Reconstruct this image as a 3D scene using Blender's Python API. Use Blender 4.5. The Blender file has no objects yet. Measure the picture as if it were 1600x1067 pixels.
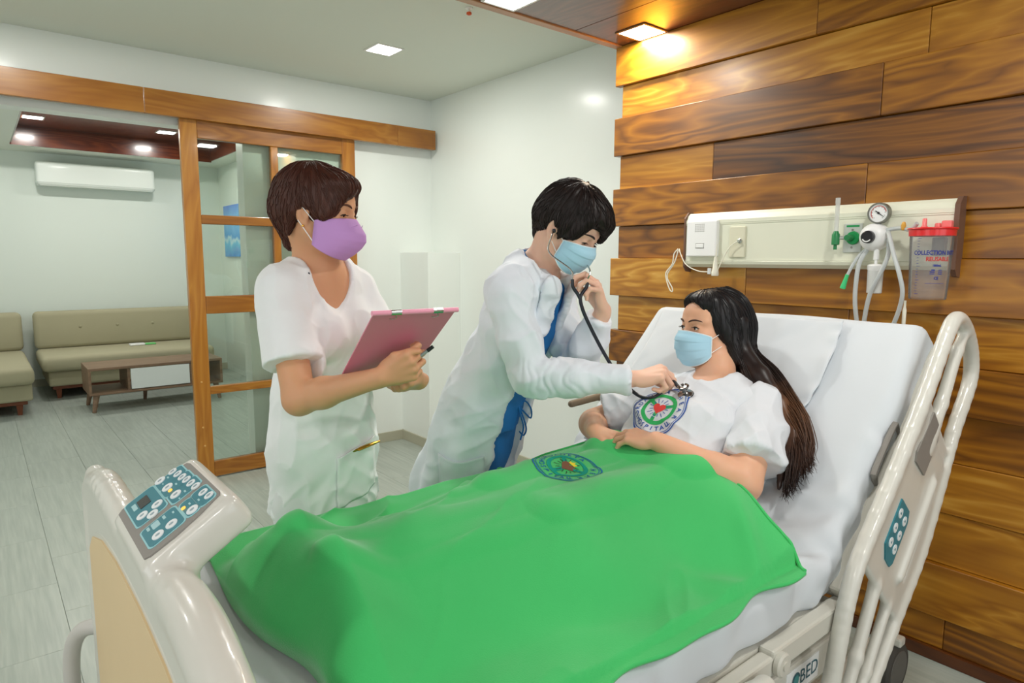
import bpy, bmesh, math, random
import numpy as np
from mathutils import Vector, Matrix
from mathutils.bvhtree import BVHTree
random.seed(4); RNG = np.random.default_rng(7)
scene = bpy.context.scene
COL = scene.collection
PI = math.pi

# ------------------------------------------------------------------ camera
YAW, PITCH, ROLL, FPX, CAM_H = math.radians(50.67), math.radians(7.13), math.radians(.29), 1021.4, 1.4
_f = Vector((math.cos(YAW)*math.cos(PITCH), math.sin(YAW)*math.cos(PITCH), -math.sin(PITCH)))
_r0 = Vector((math.sin(YAW), -math.cos(YAW), 0)); _u0 = _r0.cross(_f)
_r = _r0*math.cos(ROLL)+_u0*math.sin(ROLL); _u = -_r0*math.sin(ROLL)+_u0*math.cos(ROLL)
cam_data = bpy.data.cameras.new('camera'); cam = bpy.data.objects.new('camera', cam_data); COL.objects.link(cam)
_m = Matrix((_r, _u, -_f)).transposed().to_4x4(); _m.translation = (0, 0, CAM_H); cam.matrix_world = _m
cam_data.sensor_fit = 'HORIZONTAL'; cam_data.sensor_width = 36.0; cam_data.lens = 36.0*FPX/1600.0
cam_data.clip_start = .02
scene.camera = cam

# ------------------------------------------------------------------ light and exposure
scene.view_settings.view_transform = 'Standard'; scene.view_settings.look = 'None'
scene.view_settings.gamma = 1.0; scene.view_settings.use_curve_mapping = False
scene.view_settings.exposure = 0.0
world = bpy.data.worlds.new('world'); scene.world = world; world.use_nodes = True
bg = world.node_tree.nodes['Background']; bg.inputs[0].default_value = (.93, .97, 1.0, 1); bg.inputs[1].default_value = 1.0
FILL_POWER, PANEL_POWER = 9.5, 11.2
def area_light(name, loc, target, sx, sy, power, color=(1, 1, 1), spread=PI):
    d = bpy.data.lights.new(name, 'AREA'); d.shape = 'RECTANGLE'; d.size = sx; d.size_y = sy; d.energy = power; d.color = color; d.spread = spread
    o = bpy.data.objects.new(name, d); COL.objects.link(o); o.location = loc
    o.rotation_euler = (Vector(target)-Vector(loc)).to_track_quat('-Z', 'Y').to_euler(); return o
# fill light added at unseen made-up windows behind the viewer and in the lounge
area_light('added_window_light', (-1.02, -1.93, 1.55), (-1.02, 0, 1.45), 1.7, 1.5, FILL_POWER, (.93, .98, 1.0))
area_light('added_window_light', (1.22, -1.93, 1.55), (1.22, 0, 1.45), 1.7, 1.5, FILL_POWER, (.93, .98, 1.0))
area_light('added_window_light', (-2.33, 1.3, 1.55), (0, 1.3, 1.45), 1.7, 1.5, FILL_POWER*1.1, (.93, .98, 1.0))
area_light('added_window_light', (-1.45, 6.6, 1.5), (0, 6.6, 1.4), 1.8, 1.5, FILL_POWER*.9, (.90, .99, .97))

# ------------------------------------------------------------------ object helpers
def link(o, parent=None):
    COL.objects.link(o)
    if parent is not None:
        o.parent = parent
        # parents are pure translations / rotations set before their parts: keep the part's own world placing
        bpy_mw = parent_mw(parent); o.matrix_parent_inverse = bpy_mw.inverted()
    return o
def local_m(o):
    return Matrix.LocRotScale(o.location, o.rotation_euler, o.scale)
def parent_mw(o):
    m = local_m(o)
    if o.parent is not None: m = parent_mw(o.parent) @ o.matrix_parent_inverse @ m
    return m
def tag(o, label=None, cat=None, group=None, kind=None):
    if label: o['label'] = label
    if cat: o['category'] = cat
    if group: o['group'] = group
    if kind: o['kind'] = kind
    return o
def empty(name, loc, label=None, cat=None, group=None):
    o = bpy.data.objects.new(name, None); o.location = loc; o.empty_display_size = .1; COL.objects.link(o)
    return tag(o, label, cat, group)
def mesh_obj(name, V, F, mat, parent=None, smooth=False, auto=None):
    me = bpy.data.meshes.new(name)
    V = np.asarray(V, dtype=np.float64)
    if isinstance(F, np.ndarray): fast_mesh(me, V, F)
    else: me.from_pydata([tuple(v) for v in V], [], [tuple(int(i) for i in f) for f in F])
    me.update()
    if mat is not None: me.materials.append(mat)
    if smooth:
        me.polygons.foreach_set('use_smooth', np.ones(len(me.polygons), dtype=bool))
        if auto: me.set_sharp_from_angle(angle=math.radians(auto))
    o = bpy.data.objects.new(name, me); return link(o, parent)
def fast_mesh(me, V, F):
    n = F.shape[1]; me.vertices.add(len(V)); me.vertices.foreach_set('co', V.astype(np.float32).ravel())
    me.loops.add(F.size); me.loops.foreach_set('vertex_index', F.astype(np.int32).ravel())
    me.polygons.add(len(F)); me.polygons.foreach_set('loop_start', np.arange(0, F.size, n, dtype=np.int32))
    me.update(calc_edges=True); me.validate()
class MB:
    """collects plain shapes into one mesh"""
    def __init__(s): s.V = []; s.F = []
    def add(s, V, F):
        b = len(s.V); s.V += [tuple(v) for v in V]; s.F += [tuple(i+b for i in f) for f in F]; return s
    def box(s, lo, hi, bevel=0, M=None, seg=2):
        bm = bmesh.new(); bmesh.ops.create_cube(bm, size=1)
        c = [(a+b)/2 for a, b in zip(lo, hi)]; d = [b-a for a, b in zip(lo, hi)]
        for v in bm.verts: v.co = Vector((v.co.x*d[0]+c[0], v.co.y*d[1]+c[1], v.co.z*d[2]+c[2]))
        if bevel: bmesh.ops.bevel(bm, geom=bm.edges[:], offset=bevel, segments=seg, affect='EDGES', profile=.5)
        if M is not None: bm.transform(M)
        bm.verts.index_update(); s.add([v.co[:] for v in bm.verts], [[v.index for v in f.verts] for f in bm.faces]); bm.free(); return s
    def lathe(s, prof, M=None, n=32, cap=True):
        M = M or Matrix(); V = []; F = []
        for r, z in prof:
            for k in range(n):
                a = 2*PI*k/n; V.append((M @ Vector((r*math.cos(a), r*math.sin(a), z)))[:])
        for i in range(len(prof)-1):
            for k in range(n):
                k2 = (k+1) % n; F.append((i*n+k, i*n+k2, (i+1)*n+k2, (i+1)*n+k))
        if cap:
            F.append(tuple(range(n-1, -1, -1))); F.append(tuple((len(prof)-1)*n+k for k in range(n)))
        return s.add(V, F)
    def tube(s, pts, rad, n=10, smooth=0, closed=False, flat=1.0):
        V, F = tube_mesh(pts, rad, n, smooth, closed, flat); return s.add(V, F)
    def prism(s, poly, z0, z1, M=None, bevel=0):
        M = M or Matrix(); n = len(poly)
        V = [(M @ Vector((x, y, z0)))[:] for x, y in poly]+[(M @ Vector((x, y, z1)))[:] for x, y in poly]
        F = [tuple(range(n-1, -1, -1)), tuple(range(n, 2*n))]+[(k, (k+1) % n, n+(k+1) % n, n+k) for k in range(n)]
        return s.add(V, F)
    def build(s, name, mat, parent=None, smooth=False, auto=35):
        return mesh_obj(name, s.V, s.F, mat, parent, smooth, auto if smooth else None)
def catmull(pts, sub, closed=False):
    P = [np.array(p, float) for p in pts]; out = []; n = len(P)
    rng = range(n) if closed else range(n-1)
    for i in rng:
        if closed: a, b, c, d = P[i-1], P[i], P[(i+1) % n], P[(i+2) % n]
        else: b, c = P[i], P[i+1]; a = P[i-1] if i else 2*b-c; d = P[i+2] if i+2 < n else 2*c-b
        for k in range(sub):
            t = k/sub; out.append(.5*((2*b)+(c-a)*t+(2*a-5*b+4*c-d)*t*t+(3*b-3*c+d-a)*t**3))
    if not closed: out.append(P[-1])
    return np.array(out)
def tube_mesh(pts, rad, n=10, smooth=0, closed=False, flat=1.0, ref=None):
    P = np.array(pts, float)
    R = np.full(len(P), rad, float) if np.isscalar(rad) else np.array(rad, float)
    if smooth:
        t0 = np.linspace(0, 1, len(P)+(1 if closed else 0)); Rr = np.append(R, R[0]) if closed else R
        P = catmull(P, smooth, closed); R = np.interp(np.linspace(0, 1, len(P)+(1 if closed else 0))[:len(P)], t0, Rr)
    m = len(P); T = np.zeros_like(P)
    T[1:-1] = P[2:]-P[:-2]
    if closed: T[0] = P[1]-P[-1]; T[-1] = P[0]-P[-2]
    else: T[0] = P[1]-P[0]; T[-1] = P[-1]-P[-2]
    T /= np.linalg.norm(T, axis=1)[:, None]+1e-12
    up = np.array(ref if ref is not None else ((0, 0, 1) if abs(T[0][2]) < .9 else (1, 0, 0)), float)
    V = []; N = up-T[0]*(up@T[0]); N /= np.linalg.norm(N)
    ang = np.arange(n)*2*PI/n
    for i in range(m):
        N = N-T[i]*(N@T[i]); N /= np.linalg.norm(N); B = np.cross(T[i], N)
        for a in ang: V.append(P[i]+R[i]*(N*math.cos(a)*flat+B*math.sin(a)))
    F = []
    for i in range(m if closed else m-1):
        j = (i+1) % m
        for k in range(n): k2 = (k+1) % n; F.append((i*n+k, i*n+k2, j*n+k2, j*n+k))
    if not closed: F.append(tuple(range(n-1, -1, -1))); F.append(tuple((m-1)*n+k for k in range(n)))
    return V, F
def copy_tree(o, parent=None, delta=None):
    c = o.copy(); COL.objects.link(c)
    if parent is not None: c.parent = parent
    for ch in [x for x in bpy.data.objects if x.parent == o]: copy_tree(ch, c)
    return c

# ------------------------------------------------------------------ materials
MATS = {}
def srgb(r, g, b):
    f = lambda c: (c/255/12.92) if c/255 <= .04045 else ((c/255+.055)/1.055)**2.4
    return (f(r), f(g), f(b), 1)
def mat(name, col, rough=.5, metal=0, coat=0, coat_rough=.08, bump=0, bscale=200, var=0, vscale=6, spec=.5, sss=0, sss_col=None, trans=0, ior=1.45, alpha=1, sheen=0, emit=None, estr=0, stretch=(1, 1, 1)):
    if name in MATS: return MATS[name]
    m = bpy.data.materials.new(name); m.use_nodes = True; nt = m.node_tree; p = nt.nodes['Principled BSDF']
    p.inputs['Base Color'].default_value = col; p.inputs['Roughness'].default_value = rough; p.inputs['Metallic'].default_value = metal
    p.inputs['Coat Weight'].default_value = coat; p.inputs['Coat Roughness'].default_value = coat_rough; p.inputs['Specular IOR Level'].default_value = spec
    p.inputs['IOR'].default_value = ior; p.inputs['Transmission Weight'].default_value = trans; p.inputs['Alpha'].default_value = alpha
    if sheen: p.inputs['Sheen Weight'].default_value = sheen; p.inputs['Sheen Roughness'].default_value = .4
    if sss:
        p.inputs['Subsurface Weight'].default_value = sss; p.inputs['Subsurface Radius'].default_value = (1, .35, .2); p.inputs['Subsurface Scale'].default_value = .008
    if emit: p.inputs['Emission Color'].default_value = emit; p.inputs['Emission Strength'].default_value = estr
    tc = nt.nodes.new('ShaderNodeTexCoord'); mp = nt.nodes.new('ShaderNodeMapping'); mp.inputs['Scale'].default_value = stretch
    nt.links.new(tc.outputs['Object'], mp.inputs['Vector'])
    if var:
        n = nt.nodes.new('ShaderNodeTexNoise'); n.inputs['Scale'].default_value = vscale; n.inputs['Detail'].default_value = 4
        nt.links.new(mp.outputs[0], n.inputs['Vector'])
        mx = nt.nodes.new('ShaderNodeMix'); mx.data_type = 'RGBA'
        mx.inputs[6].default_value = tuple(c*(1-var) for c in col[:3])+(1,); mx.inputs[7].default_value = tuple(min(1, c*(1+var)) for c in col[:3])+(1,)
        nt.links.new(n.outputs['Fac'], mx.inputs[0]); nt.links.new(mx.outputs[2], p.inputs['Base Color'])
    if bump:
        n2 = nt.nodes.new('ShaderNodeTexNoise'); n2.inputs['Scale'].default_value = bscale; n2.inputs['Detail'].default_value = 3
        nt.links.new(mp.outputs[0], n2.inputs['Vector'])
        b = nt.nodes.new('ShaderNodeBump'); b.inputs['Strength'].default_value = bump; b.inputs['Distance'].default_value = .002
        nt.links.new(n2.outputs['Fac'], b.inputs['Height']); nt.links.new(b.outputs[0], p.inputs['Normal'])
    MATS[name] = m; return m
def wood_mat(name, ramp, axis='y', rough=.3, coat=.35, ring=9.0, dist=5.0, var=.5, fine=60, coat_rough=.12):
    """long grain along `axis`; each object shifts the pattern and its tone by its own random number"""
    if name in MATS: return MATS[name]
    m = bpy.data.materials.new(name); m.use_nodes = True; nt = m.node_tree; L = nt.links.new; p = nt.nodes['Principled BSDF']
    N = nt.nodes.new
    tc = N('ShaderNodeTexCoord'); oi = N('ShaderNodeObjectInfo'); mp = N('ShaderNodeMapping')
    s = {'x': (.16, 1, 1), 'y': (1, .16, 1), 'z': (1, 1, .16)}[axis]; mp.inputs['Scale'].default_value = s
    ad = N('ShaderNodeVectorMath'); ad.operation = 'ADD'; mu = N('ShaderNodeMath'); mu.operation = 'MULTIPLY'; mu.inputs[1].default_value = 37.0
    L(oi.outputs['Random'], mu.inputs[0]); cb = N('ShaderNodeCombineXYZ')
    for k in range(3): L(mu.outputs[0], cb.inputs[k])
    L(tc.outputs['Object'], mp.inputs['Vector']); L(mp.outputs[0], ad.inputs[0]); L(cb.outputs[0], ad.inputs[1])
    n1 = N('ShaderNodeTexNoise'); n1.inputs['Scale'].default_value = 5.0; n1.inputs['Detail'].default_value = 3; n1.inputs['Distortion'].default_value = .6
    L(ad.outputs[0], n1.inputs['Vector'])
    w = N('ShaderNodeMath'); w.operation = 'MULTIPLY'; w.inputs[1].default_value = ring*2.2; L(n1.outputs['Fac'], w.inputs[0])
    fr = N('ShaderNodeMath'); fr.operation = 'PINGPONG'; fr.inputs[1].default_value = 1.0; L(w.outputs[0], fr.inputs[0])
    n2 = N('ShaderNodeTexNoise'); n2.inputs['Scale'].default_value = fine; n2.inputs['Detail'].default_value = 4
    m2 = N('ShaderNodeMapping'); s2 = {'x': (.12, 1, 1), 'y': (1, .12, 1), 'z': (1, 1, .12)}[axis]; m2.inputs['Scale'].default_value = s2
    L(ad.outputs[0], m2.inputs['Vector']); L(m2.outputs[0], n2.inputs['Vector'])
    n3 = N('ShaderNodeTexNoise'); n3.inputs['Scale'].default_value = 2.4; n3.inputs['Detail'].default_value = 2; L(ad.outputs[0], n3.inputs['Vector'])
    a1 = N('ShaderNodeMath'); a1.operation = 'MULTIPLY_ADD'; a1.inputs[1].default_value = .30; L(fr.outputs[0], a1.inputs[0])
    a2 = N('ShaderNodeMath'); a2.operation = 'MULTIPLY_ADD'; a2.inputs[1].default_value = .28; L(n2.outputs['Fac'], a2.inputs[0])
    a3 = N('ShaderNodeMath'); a3.operation = 'MULTIPLY_ADD'; a3.inputs[1].default_value = .65; L(n3.outputs['Fac'], a3.inputs[0])
    a4 = N('ShaderNodeMath'); a4.operation = 'MULTIPLY_ADD'; a4.inputs[1].default_value = var; a4.inputs[2].default_value = -.12-var*.5; L(oi.outputs['Random'], a4.inputs[0])
    L(a4.outputs[0], a3.inputs[2]); L(a3.outputs[0], a2.inputs[2]); L(a2.outputs[0], a1.inputs[2])
    cr = N('ShaderNodeValToRGB'); e = cr.color_ramp.elements
    e[0].position = ramp[0][0]; e[0].color = ramp[0][1]; e[1].position = ramp[-1][0]; e[1].color = ramp[-1][1]
    for pos, c in ramp[1:-1]: q = e.new(pos); q.color = c
    L(a1.outputs[0], cr.inputs['Fac']); L(cr.outputs['Color'], p.inputs['Base Color'])
    p.inputs['Roughness'].default_value = rough; p.inputs['Coat Weight'].default_value = coat; p.inputs['Coat Roughness'].default_value = coat_rough
    b = N('ShaderNodeBump'); b.inputs['Strength'].default_value = .12; b.inputs['Distance'].default_value = .002
    L(n2.outputs['Fac'], b.inputs['Height']); L(b.outputs[0], p.inputs['Normal'])
    MATS[name] = m; return m
def emit_mat(name, col, strength):
    if name in MATS: return MATS[name]
    m = bpy.data.materials.new(name); m.use_nodes = True; nt = m.node_tree; nt.nodes.clear()
    e = nt.nodes.new('ShaderNodeEmission'); e.inputs[0].default_value = col; e.inputs[1].default_value = strength
    o = nt.nodes.new('ShaderNodeOutputMaterial'); nt.links.new(e.outputs[0], o.inputs[0]); MATS[name] = m; return m

# ------------------------------------------------------------------ noise on points (folds, wrinkles)
_H = RNG.random(4096).astype(np.float32)
def vnoise(P, seed=0):
    P = np.asarray(P, dtype=np.float64); i = np.floor(P).astype(np.int64); f = P-i; f = f*f*(3-2*f); out = 0
    for dx in (0, 1):
        wx = f[..., 0] if dx else 1-f[..., 0]
        for dy in (0, 1):
            wy = f[..., 1] if dy else 1-f[..., 1]
            for dz in (0, 1):
                wz = f[..., 2] if dz else 1-f[..., 2]
                h = ((i[..., 0]+dx)*73856093 ^ (i[..., 1]+dy)*19349663 ^ (i[..., 2]+dz)*83492791 ^ (seed*2654435761)) & 0x7fffffff
                h = (h ^ (h >> 13))*1274126177 & 0x7fffffff
                out = out+wx*wy*wz*_H[(h >> 5) & 4095]
    return out*2-1
def fbm(P, oct=3, seed=0):
    a = 1.0; s = 0
    for k in range(oct): s = s+a*vnoise(np.asarray(P)*2**k, seed+k*11); a *= .5
    return s

# ------------------------------------------------------------------ rounded solids from distance fields
def _sdf_nets(D, org, h):
    S = D < 0; n = D.shape
    cnt = np.zeros((n[0]-1, n[1]-1, n[2]-1), np.uint8)
    cor = [(a, b, c) for a in (0, 1) for b in (0, 1) for c in (0, 1)]
    for a, b, c in cor: cnt += S[a:n[0]-1+a, b:n[1]-1+b, c:n[2]-1+c]
    act = (cnt > 0) & (cnt < 8); I = np.argwhere(act)
    if len(I) == 0: return np.zeros((0, 3)), np.zeros((0, 4), np.int32)
    vid = np.full(act.shape, -1, np.int32); vid[act] = np.arange(len(I), dtype=np.int32)
    val = {c: D[I[:, 0]+c[0], I[:, 1]+c[1], I[:, 2]+c[2]] for c in cor}
    acc = np.zeros((len(I), 3)); num = np.zeros(len(I))
    for c in cor:
        for ax in range(3):
            if c[ax]: continue
            c2 = list(c); c2[ax] = 1; c2 = tuple(c2); a = val[c]; b = val[c2]; x = (a < 0) != (b < 0)
            t = np.where(x, a/np.where(x, a-b, 1), 0); p = np.array(c, float)[None].repeat(len(I), 0); p[:, ax] += t
            acc += p*x[:, None]; num += x
    V = (I+acc/num[:, None])*h+np.array(org)
    Q = []
    for ax in range(3):
        o = [k for k in range(3) if k != ax]
        sl = lambda d: tuple(slice(d if k == ax else 0, n[k]-(1-d if k == ax else 0)) for k in range(3))
        A = S[sl(0)]; B = S[sl(1)]; E = np.argwhere(A != B)
        ok = (E[:, o[0]] > 0) & (E[:, o[1]] > 0) & (E[:, o[0]] < n[o[0]]-1) & (E[:, o[1]] < n[o[1]]-1); E = E[ok]
        ins = A[E[:, 0], E[:, 1], E[:, 2]]
        def cell(d0, d1):
            C = E.copy(); C[:, o[0]] -= d0; C[:, o[1]] -= d1; return vid[C[:, 0], C[:, 1], C[:, 2]]
        q = np.stack([cell(1, 1), cell(0, 1), cell(0, 0), cell(1, 0)], 1)
        flip = ins if ax != 1 else ~ins
        q[~flip] = q[~flip][:, ::-1]; Q.append(q)
    return V, np.concatenate(Q)
class Solid:
    """a list of rounded shapes that melt into one another, turned into one closed mesh"""
    def __init__(s): s.ops = []
    def _op(s, kind, fn, lo, hi, k): s.ops.append((kind, fn, np.array(lo, float), np.array(hi, float), k)); return s
    @staticmethod
    def f_cone(a, b, ra, rb, d=None, q=1.0):
        a = np.array(a, float); b = np.array(b, float); ba = b-a; L = max(ba@ba, 1e-12)
        if d is not None: d = np.array(d, float); d = d/np.linalg.norm(d)
        def fn(x, y, z):
            px, py, pz = x-a[0], y-a[1], z-a[2]
            t = np.clip((px*ba[0]+py*ba[1]+pz*ba[2])/L, 0, 1)
            px = px-t*ba[0]; py = py-t*ba[1]; pz = pz-t*ba[2]
            if d is not None and q != 1.0:
                c = (px*d[0]+py*d[1]+pz*d[2])*(1/q-1); px = px+c*d[0]; py = py+c*d[1]; pz = pz+c*d[2]
            r = ra+(rb-ra)*t
            return (np.sqrt(px*px+py*py+pz*pz)-r)*(min(1, q)*.5+.5 if q != 1.0 else 1.0)
        R = max(ra, rb)*max(1, q); return fn, np.minimum(a, b)-R, np.maximum(a, b)+R
    @staticmethod
    def f_ell(c, r, M=None):
        c = np.array(c, float); r = np.array(r, float); M = np.eye(3) if M is None else np.array(M, float)   # rows = local axes
        def fn(x, y, z):
            px, py, pz = x-c[0], y-c[1], z-c[2]
            u = [M[k][0]*px+M[k][1]*py+M[k][2]*pz for k in range(3)]
            k0 = np.sqrt(sum((u[k]/r[k])**2 for k in range(3))); k1 = np.sqrt(sum((u[k]/r[k]**2)**2 for k in range(3)))
            return k0*(k0-1)/np.maximum(k1, 1e-6)
        e = np.sqrt(((M*r[:, None])**2).sum(0)); return fn, c-e, c+e
    @staticmethod
    def f_box(c, hs, rnd, M=None):
        c = np.array(c, float); hs = np.array(hs, float)-rnd; M = np.eye(3) if M is None else np.array(M, float)
        def fn(x, y, z):
            px, py, pz = x-c[0], y-c[1], z-c[2]
            q = [np.abs(M[k][0]*px+M[k][1]*py+M[k][2]*pz)-hs[k] for k in range(3)]
            return np.sqrt(sum(np.maximum(v, 0)**2 for v in q))+np.minimum(np.maximum(q[0], np.maximum(q[1], q[2])), 0)-rnd
        e = (np.abs(M)*(hs+rnd)[:, None]).sum(0); return fn, c-e, c+e
    def cone(s, a, b, ra, rb, k=.01, d=None, q=1.0, op='add'): f, lo, hi = s.f_cone(a, b, ra, rb, d, q); return s._op(op, f, lo, hi, k)
    def ell(s, c, r, k=.01, M=None, op='add'): f, lo, hi = s.f_ell(c, r, M); return s._op(op, f, lo, hi, k)
    def box(s, c, hs, rnd=.005, k=.005, M=None, op='add'): f, lo, hi = s.f_box(c, hs, rnd, M); return s._op(op, f, lo, hi, k)
    def chain(s, pts, rads, k=.01, d=None, q=1.0, op='add'):
        for i in range(len(pts)-1): s.cone(pts[i], pts[i+1], rads[i], rads[i+1], k, d, q, op)
        return s
    def plane(s, p, n, k=.002):
        """keep the side the normal points away from"""
        p = np.array(p, float); n = np.array(n, float); n = n/np.linalg.norm(n)
        def fn(x, y, z): return (x-p[0])*n[0]+(y-p[1])*n[1]+(z-p[2])*n[2]
        s.ops.append(('int', fn, None, None, k)); return s
    def sub(s, other, k=.004, inflate=0):
        s.ops.append(('subs', other, None, None, (k, inflate))); return s
    def isect(s, other, k=.004, inflate=0):
        s.ops.append(('ints', other, None, None, (k, inflate))); return s
    def bounds(s):
        lo = np.min([o[2] for o in s.ops if o[0] == 'add'], 0); hi = np.max([o[3] for o in s.ops if o[0] == 'add'], 0); return lo, hi
    def field(s, ax, h):
        x, y, z = ax; D = np.full((len(x), len(y), len(z)), .3, np.float32)
        org = [x[0], y[0], z[0]]
        for kind, fn, lo, hi, k in s.ops:
            if kind in ('subs', 'ints'):
                kk, inf = k; O = fn.field(ax, h)-np.float32(inf)
                b = -O if kind == 'subs' else O
                t = np.clip(.5-.5*(b-D)/kk, 0, 1); D = (b+(D-b)*t+kk*t*(1-t)).astype(np.float32); continue
            if lo is None:
                b = fn(x[:, None, None], y[None, :, None], z[None, None, :])
                t = np.clip(.5-.5*(b-D)/k, 0, 1); D = (b+(D-b)*t+k*t*(1-t)).astype(np.float32); continue
            mg = max(k, 2*h)+2*h; sl = []
            for q in range(3):
                i0 = int(max(0, math.floor((lo[q]-mg-org[q])/h))); i1 = int(min(D.shape[q], math.ceil((hi[q]+mg-org[q])/h)+1)); sl.append(slice(i0, max(i0, i1)))
            if any(q.stop <= q.start for q in sl): continue
            X = x[sl[0]][:, None, None].astype(np.float32); Yy = y[sl[1]][None, :, None].astype(np.float32); Z = z[sl[2]][None, None, :].astype(np.float32)
            b = fn(X, Yy, Z).astype(np.float32); a = D[tuple(sl)]
            if kind == 'add':
                t = np.clip(.5+.5*(b-a)/k, 0, 1); D[tuple(sl)] = b+(a-b)*t-k*t*(1-t)
            else:
                b = -b; t = np.clip(.5-.5*(b-a)/k, 0, 1); D[tuple(sl)] = b+(a-b)*t+k*t*(1-t)
        return D
    def mesh(s, h=.005, pad=.012, lo=None, hi=None):
        l, u = s.bounds(); l = l-pad-2*h; u = u+pad+2*h
        if lo is not None: l = np.maximum(l, lo)
        if hi is not None: u = np.minimum(u, hi)
        ax = [np.arange(l[q], u[q]+h, h) for q in range(3)]
        D = s.field(ax, h)
        for q in range(3):      # close the mesh at the edge of the grid
            sl = [slice(None)]*3; sl[q] = 0; D[tuple(sl)] = .3; sl[q] = -1; D[tuple(sl)] = .3
        return _sdf_nets(D, [a[0] for a in ax], h)
def relax(V, F, it=1, lam=.5):
    E = np.concatenate([F[:, [0, 1]], F[:, [1, 2]], F[:, [2, 3]], F[:, [3, 0]]]); n = len(V)
    deg = np.bincount(E.ravel(), minlength=n)[:, None].clip(1)
    for _ in range(it):
        S = np.stack([np.bincount(E[:, 0], V[E[:, 1], k], n)+np.bincount(E[:, 1], V[E[:, 0], k], n) for k in range(3)], 1)
        V = V+lam*(S/deg-V)
    return V
def vnormals(V, F):
    N = np.cross(V[F[:, 2]]-V[F[:, 0]], V[F[:, 3]]-V[F[:, 1]]); out = np.zeros_like(V)
    for k in range(4):
        for c in range(3): out[:, c] += np.bincount(F[:, k], N[:, c], len(V))
    return out/(np.linalg.norm(out, axis=1)[:, None]+1e-12)
def solid_obj(name, solid, mat, parent=None, h=.005, disp=None, M=None, it=1, lo=None, hi=None):
    V, F = solid.mesh(h, lo=lo, hi=hi)
    if it: V = relax(V, F, it)
    if disp is not None: V = V+vnormals(V, F)*disp(V)[:, None]
    if M is not None: V = V @ np.array(M.to_3x3()).T+np.array(M.translation)
    return mesh_obj(name, V, F, mat, parent, smooth=True)
def join_vf(parts):
    V = []; F = []; b = 0
    for v, f in parts: V.append(v); F.append(f+b); b += len(v)
    return np.concatenate(V), np.concatenate(F)
def axes(fwd, up=(0, 0, 1)):
    """rows: right, forward, up"""
    f = np.array(fwd, float); f /= np.linalg.norm(f); u = np.array(up, float); r = np.cross(f, u); r /= np.linalg.norm(r); u = np.cross(r, f)
    return np.array([r, f, u])

# ------------------------------------------------------------------ flat print laid on a surface
def text_polys(txt, size=1.0, align='CENTER', bold=0):
    cu = bpy.data.curves.new('txt', 'FONT'); cu.body = txt; cu.size = size; cu.align_x = align; cu.align_y = 'CENTER'; cu.resolution_u = 3; cu.offset = bold
    ob = bpy.data.objects.new('txt', cu); COL.objects.link(ob); dg = bpy.context.evaluated_depsgraph_get(); dg.update()
    me = ob.evaluated_get(dg).to_mesh(); V = [(v.co.x, v.co.y) for v in me.vertices]; F = [tuple(p.vertices) for p in me.polygons]
    ob.evaluated_get(dg).to_mesh_clear(); bpy.data.objects.remove(ob); bpy.data.curves.remove(cu); return V, F
def ring_polys(r0, r1, a0=0, a1=2*PI, n=64, ex=1.0, ey=1.0):
    V = []; F = []
    for k in range(n+1):
        a = a0+(a1-a0)*k/n; c, s = math.cos(a), math.sin(a); V += [(r0*c*ex, r0*s*ey), (r1*c*ex, r1*s*ey)]
    for k in range(n): F.append((2*k, 2*k+1, 2*k+3, 2*k+2))
    return V, F
def arc_text(txt, radius, a_start, a_end, size, flip=False, bold=0):
    V = []; F = []; n = len(txt)
    for k, ch in enumerate(txt):
        if ch == ' ': continue
        a = a_start+(a_end-a_start)*(k/(n-1) if n > 1 else .5); v, f = text_polys(ch, size, bold=bold); b = len(V)
        t = a-PI/2 if not flip else a+PI/2
        for x, y in v:
            V.append((radius*math.cos(a)+x*math.cos(t)-y*math.sin(t), radius*math.sin(a)+x*math.sin(t)+y*math.cos(t)))
        F += [tuple(i+b for i in q) for q in f]
    return V, F
def poly_fan(pts):
    n = len(pts); c = (sum(p[0] for p in pts)/n, sum(p[1] for p in pts)/n)
    return [c]+list(pts), [(0, 1+k, 1+(k+1) % n) for k in range(n)]
def bvh_of(o):
    me = o.data; n = len(me.vertices); co = np.empty(n*3, np.float32); me.vertices.foreach_get('co', co); co = co.reshape(-1, 3)
    return BVHTree.FromPolygons([tuple(map(float, c)) for c in co], [tuple(p.vertices) for p in me.polygons])
def decal(name, layers, frame, origin, bvh, parent, off=.0012, reach=.25):
    """layers: (V, F, material, lift); frame rows: u, v, outward; the print is dropped along -outward on the surface"""
    U, Vv, W = [Vector(x) for x in frame]; o0 = Vector(origin); out = []
    for nm, V, F, m, lift in layers:
        P = []; ok = []
        for x, y in V:
            s = o0+U*x+Vv*y+W*reach; h = bvh.ray_cast(s, -W, reach*2.2)
            if h[0] is None: P.append((0, 0, 0)); ok.append(False)
            else:
                nn = h[1] if h[1].dot(W) > 0 else -h[1]
                P.append((h[0]+(nn*.4+W*.6).normalized()*(off+lift))[:]); ok.append(True)
        Fk = [f for f in F if all(ok[i] for i in f)]
        use = sorted({i for f in Fk for i in f}); ix = {i: k for k, i in enumerate(use)}
        if not use: continue
        out.append(mesh_obj(nm, [P[i] for i in use], [tuple(ix[i] for i in f) for f in Fk], m, parent))
    return out
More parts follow.
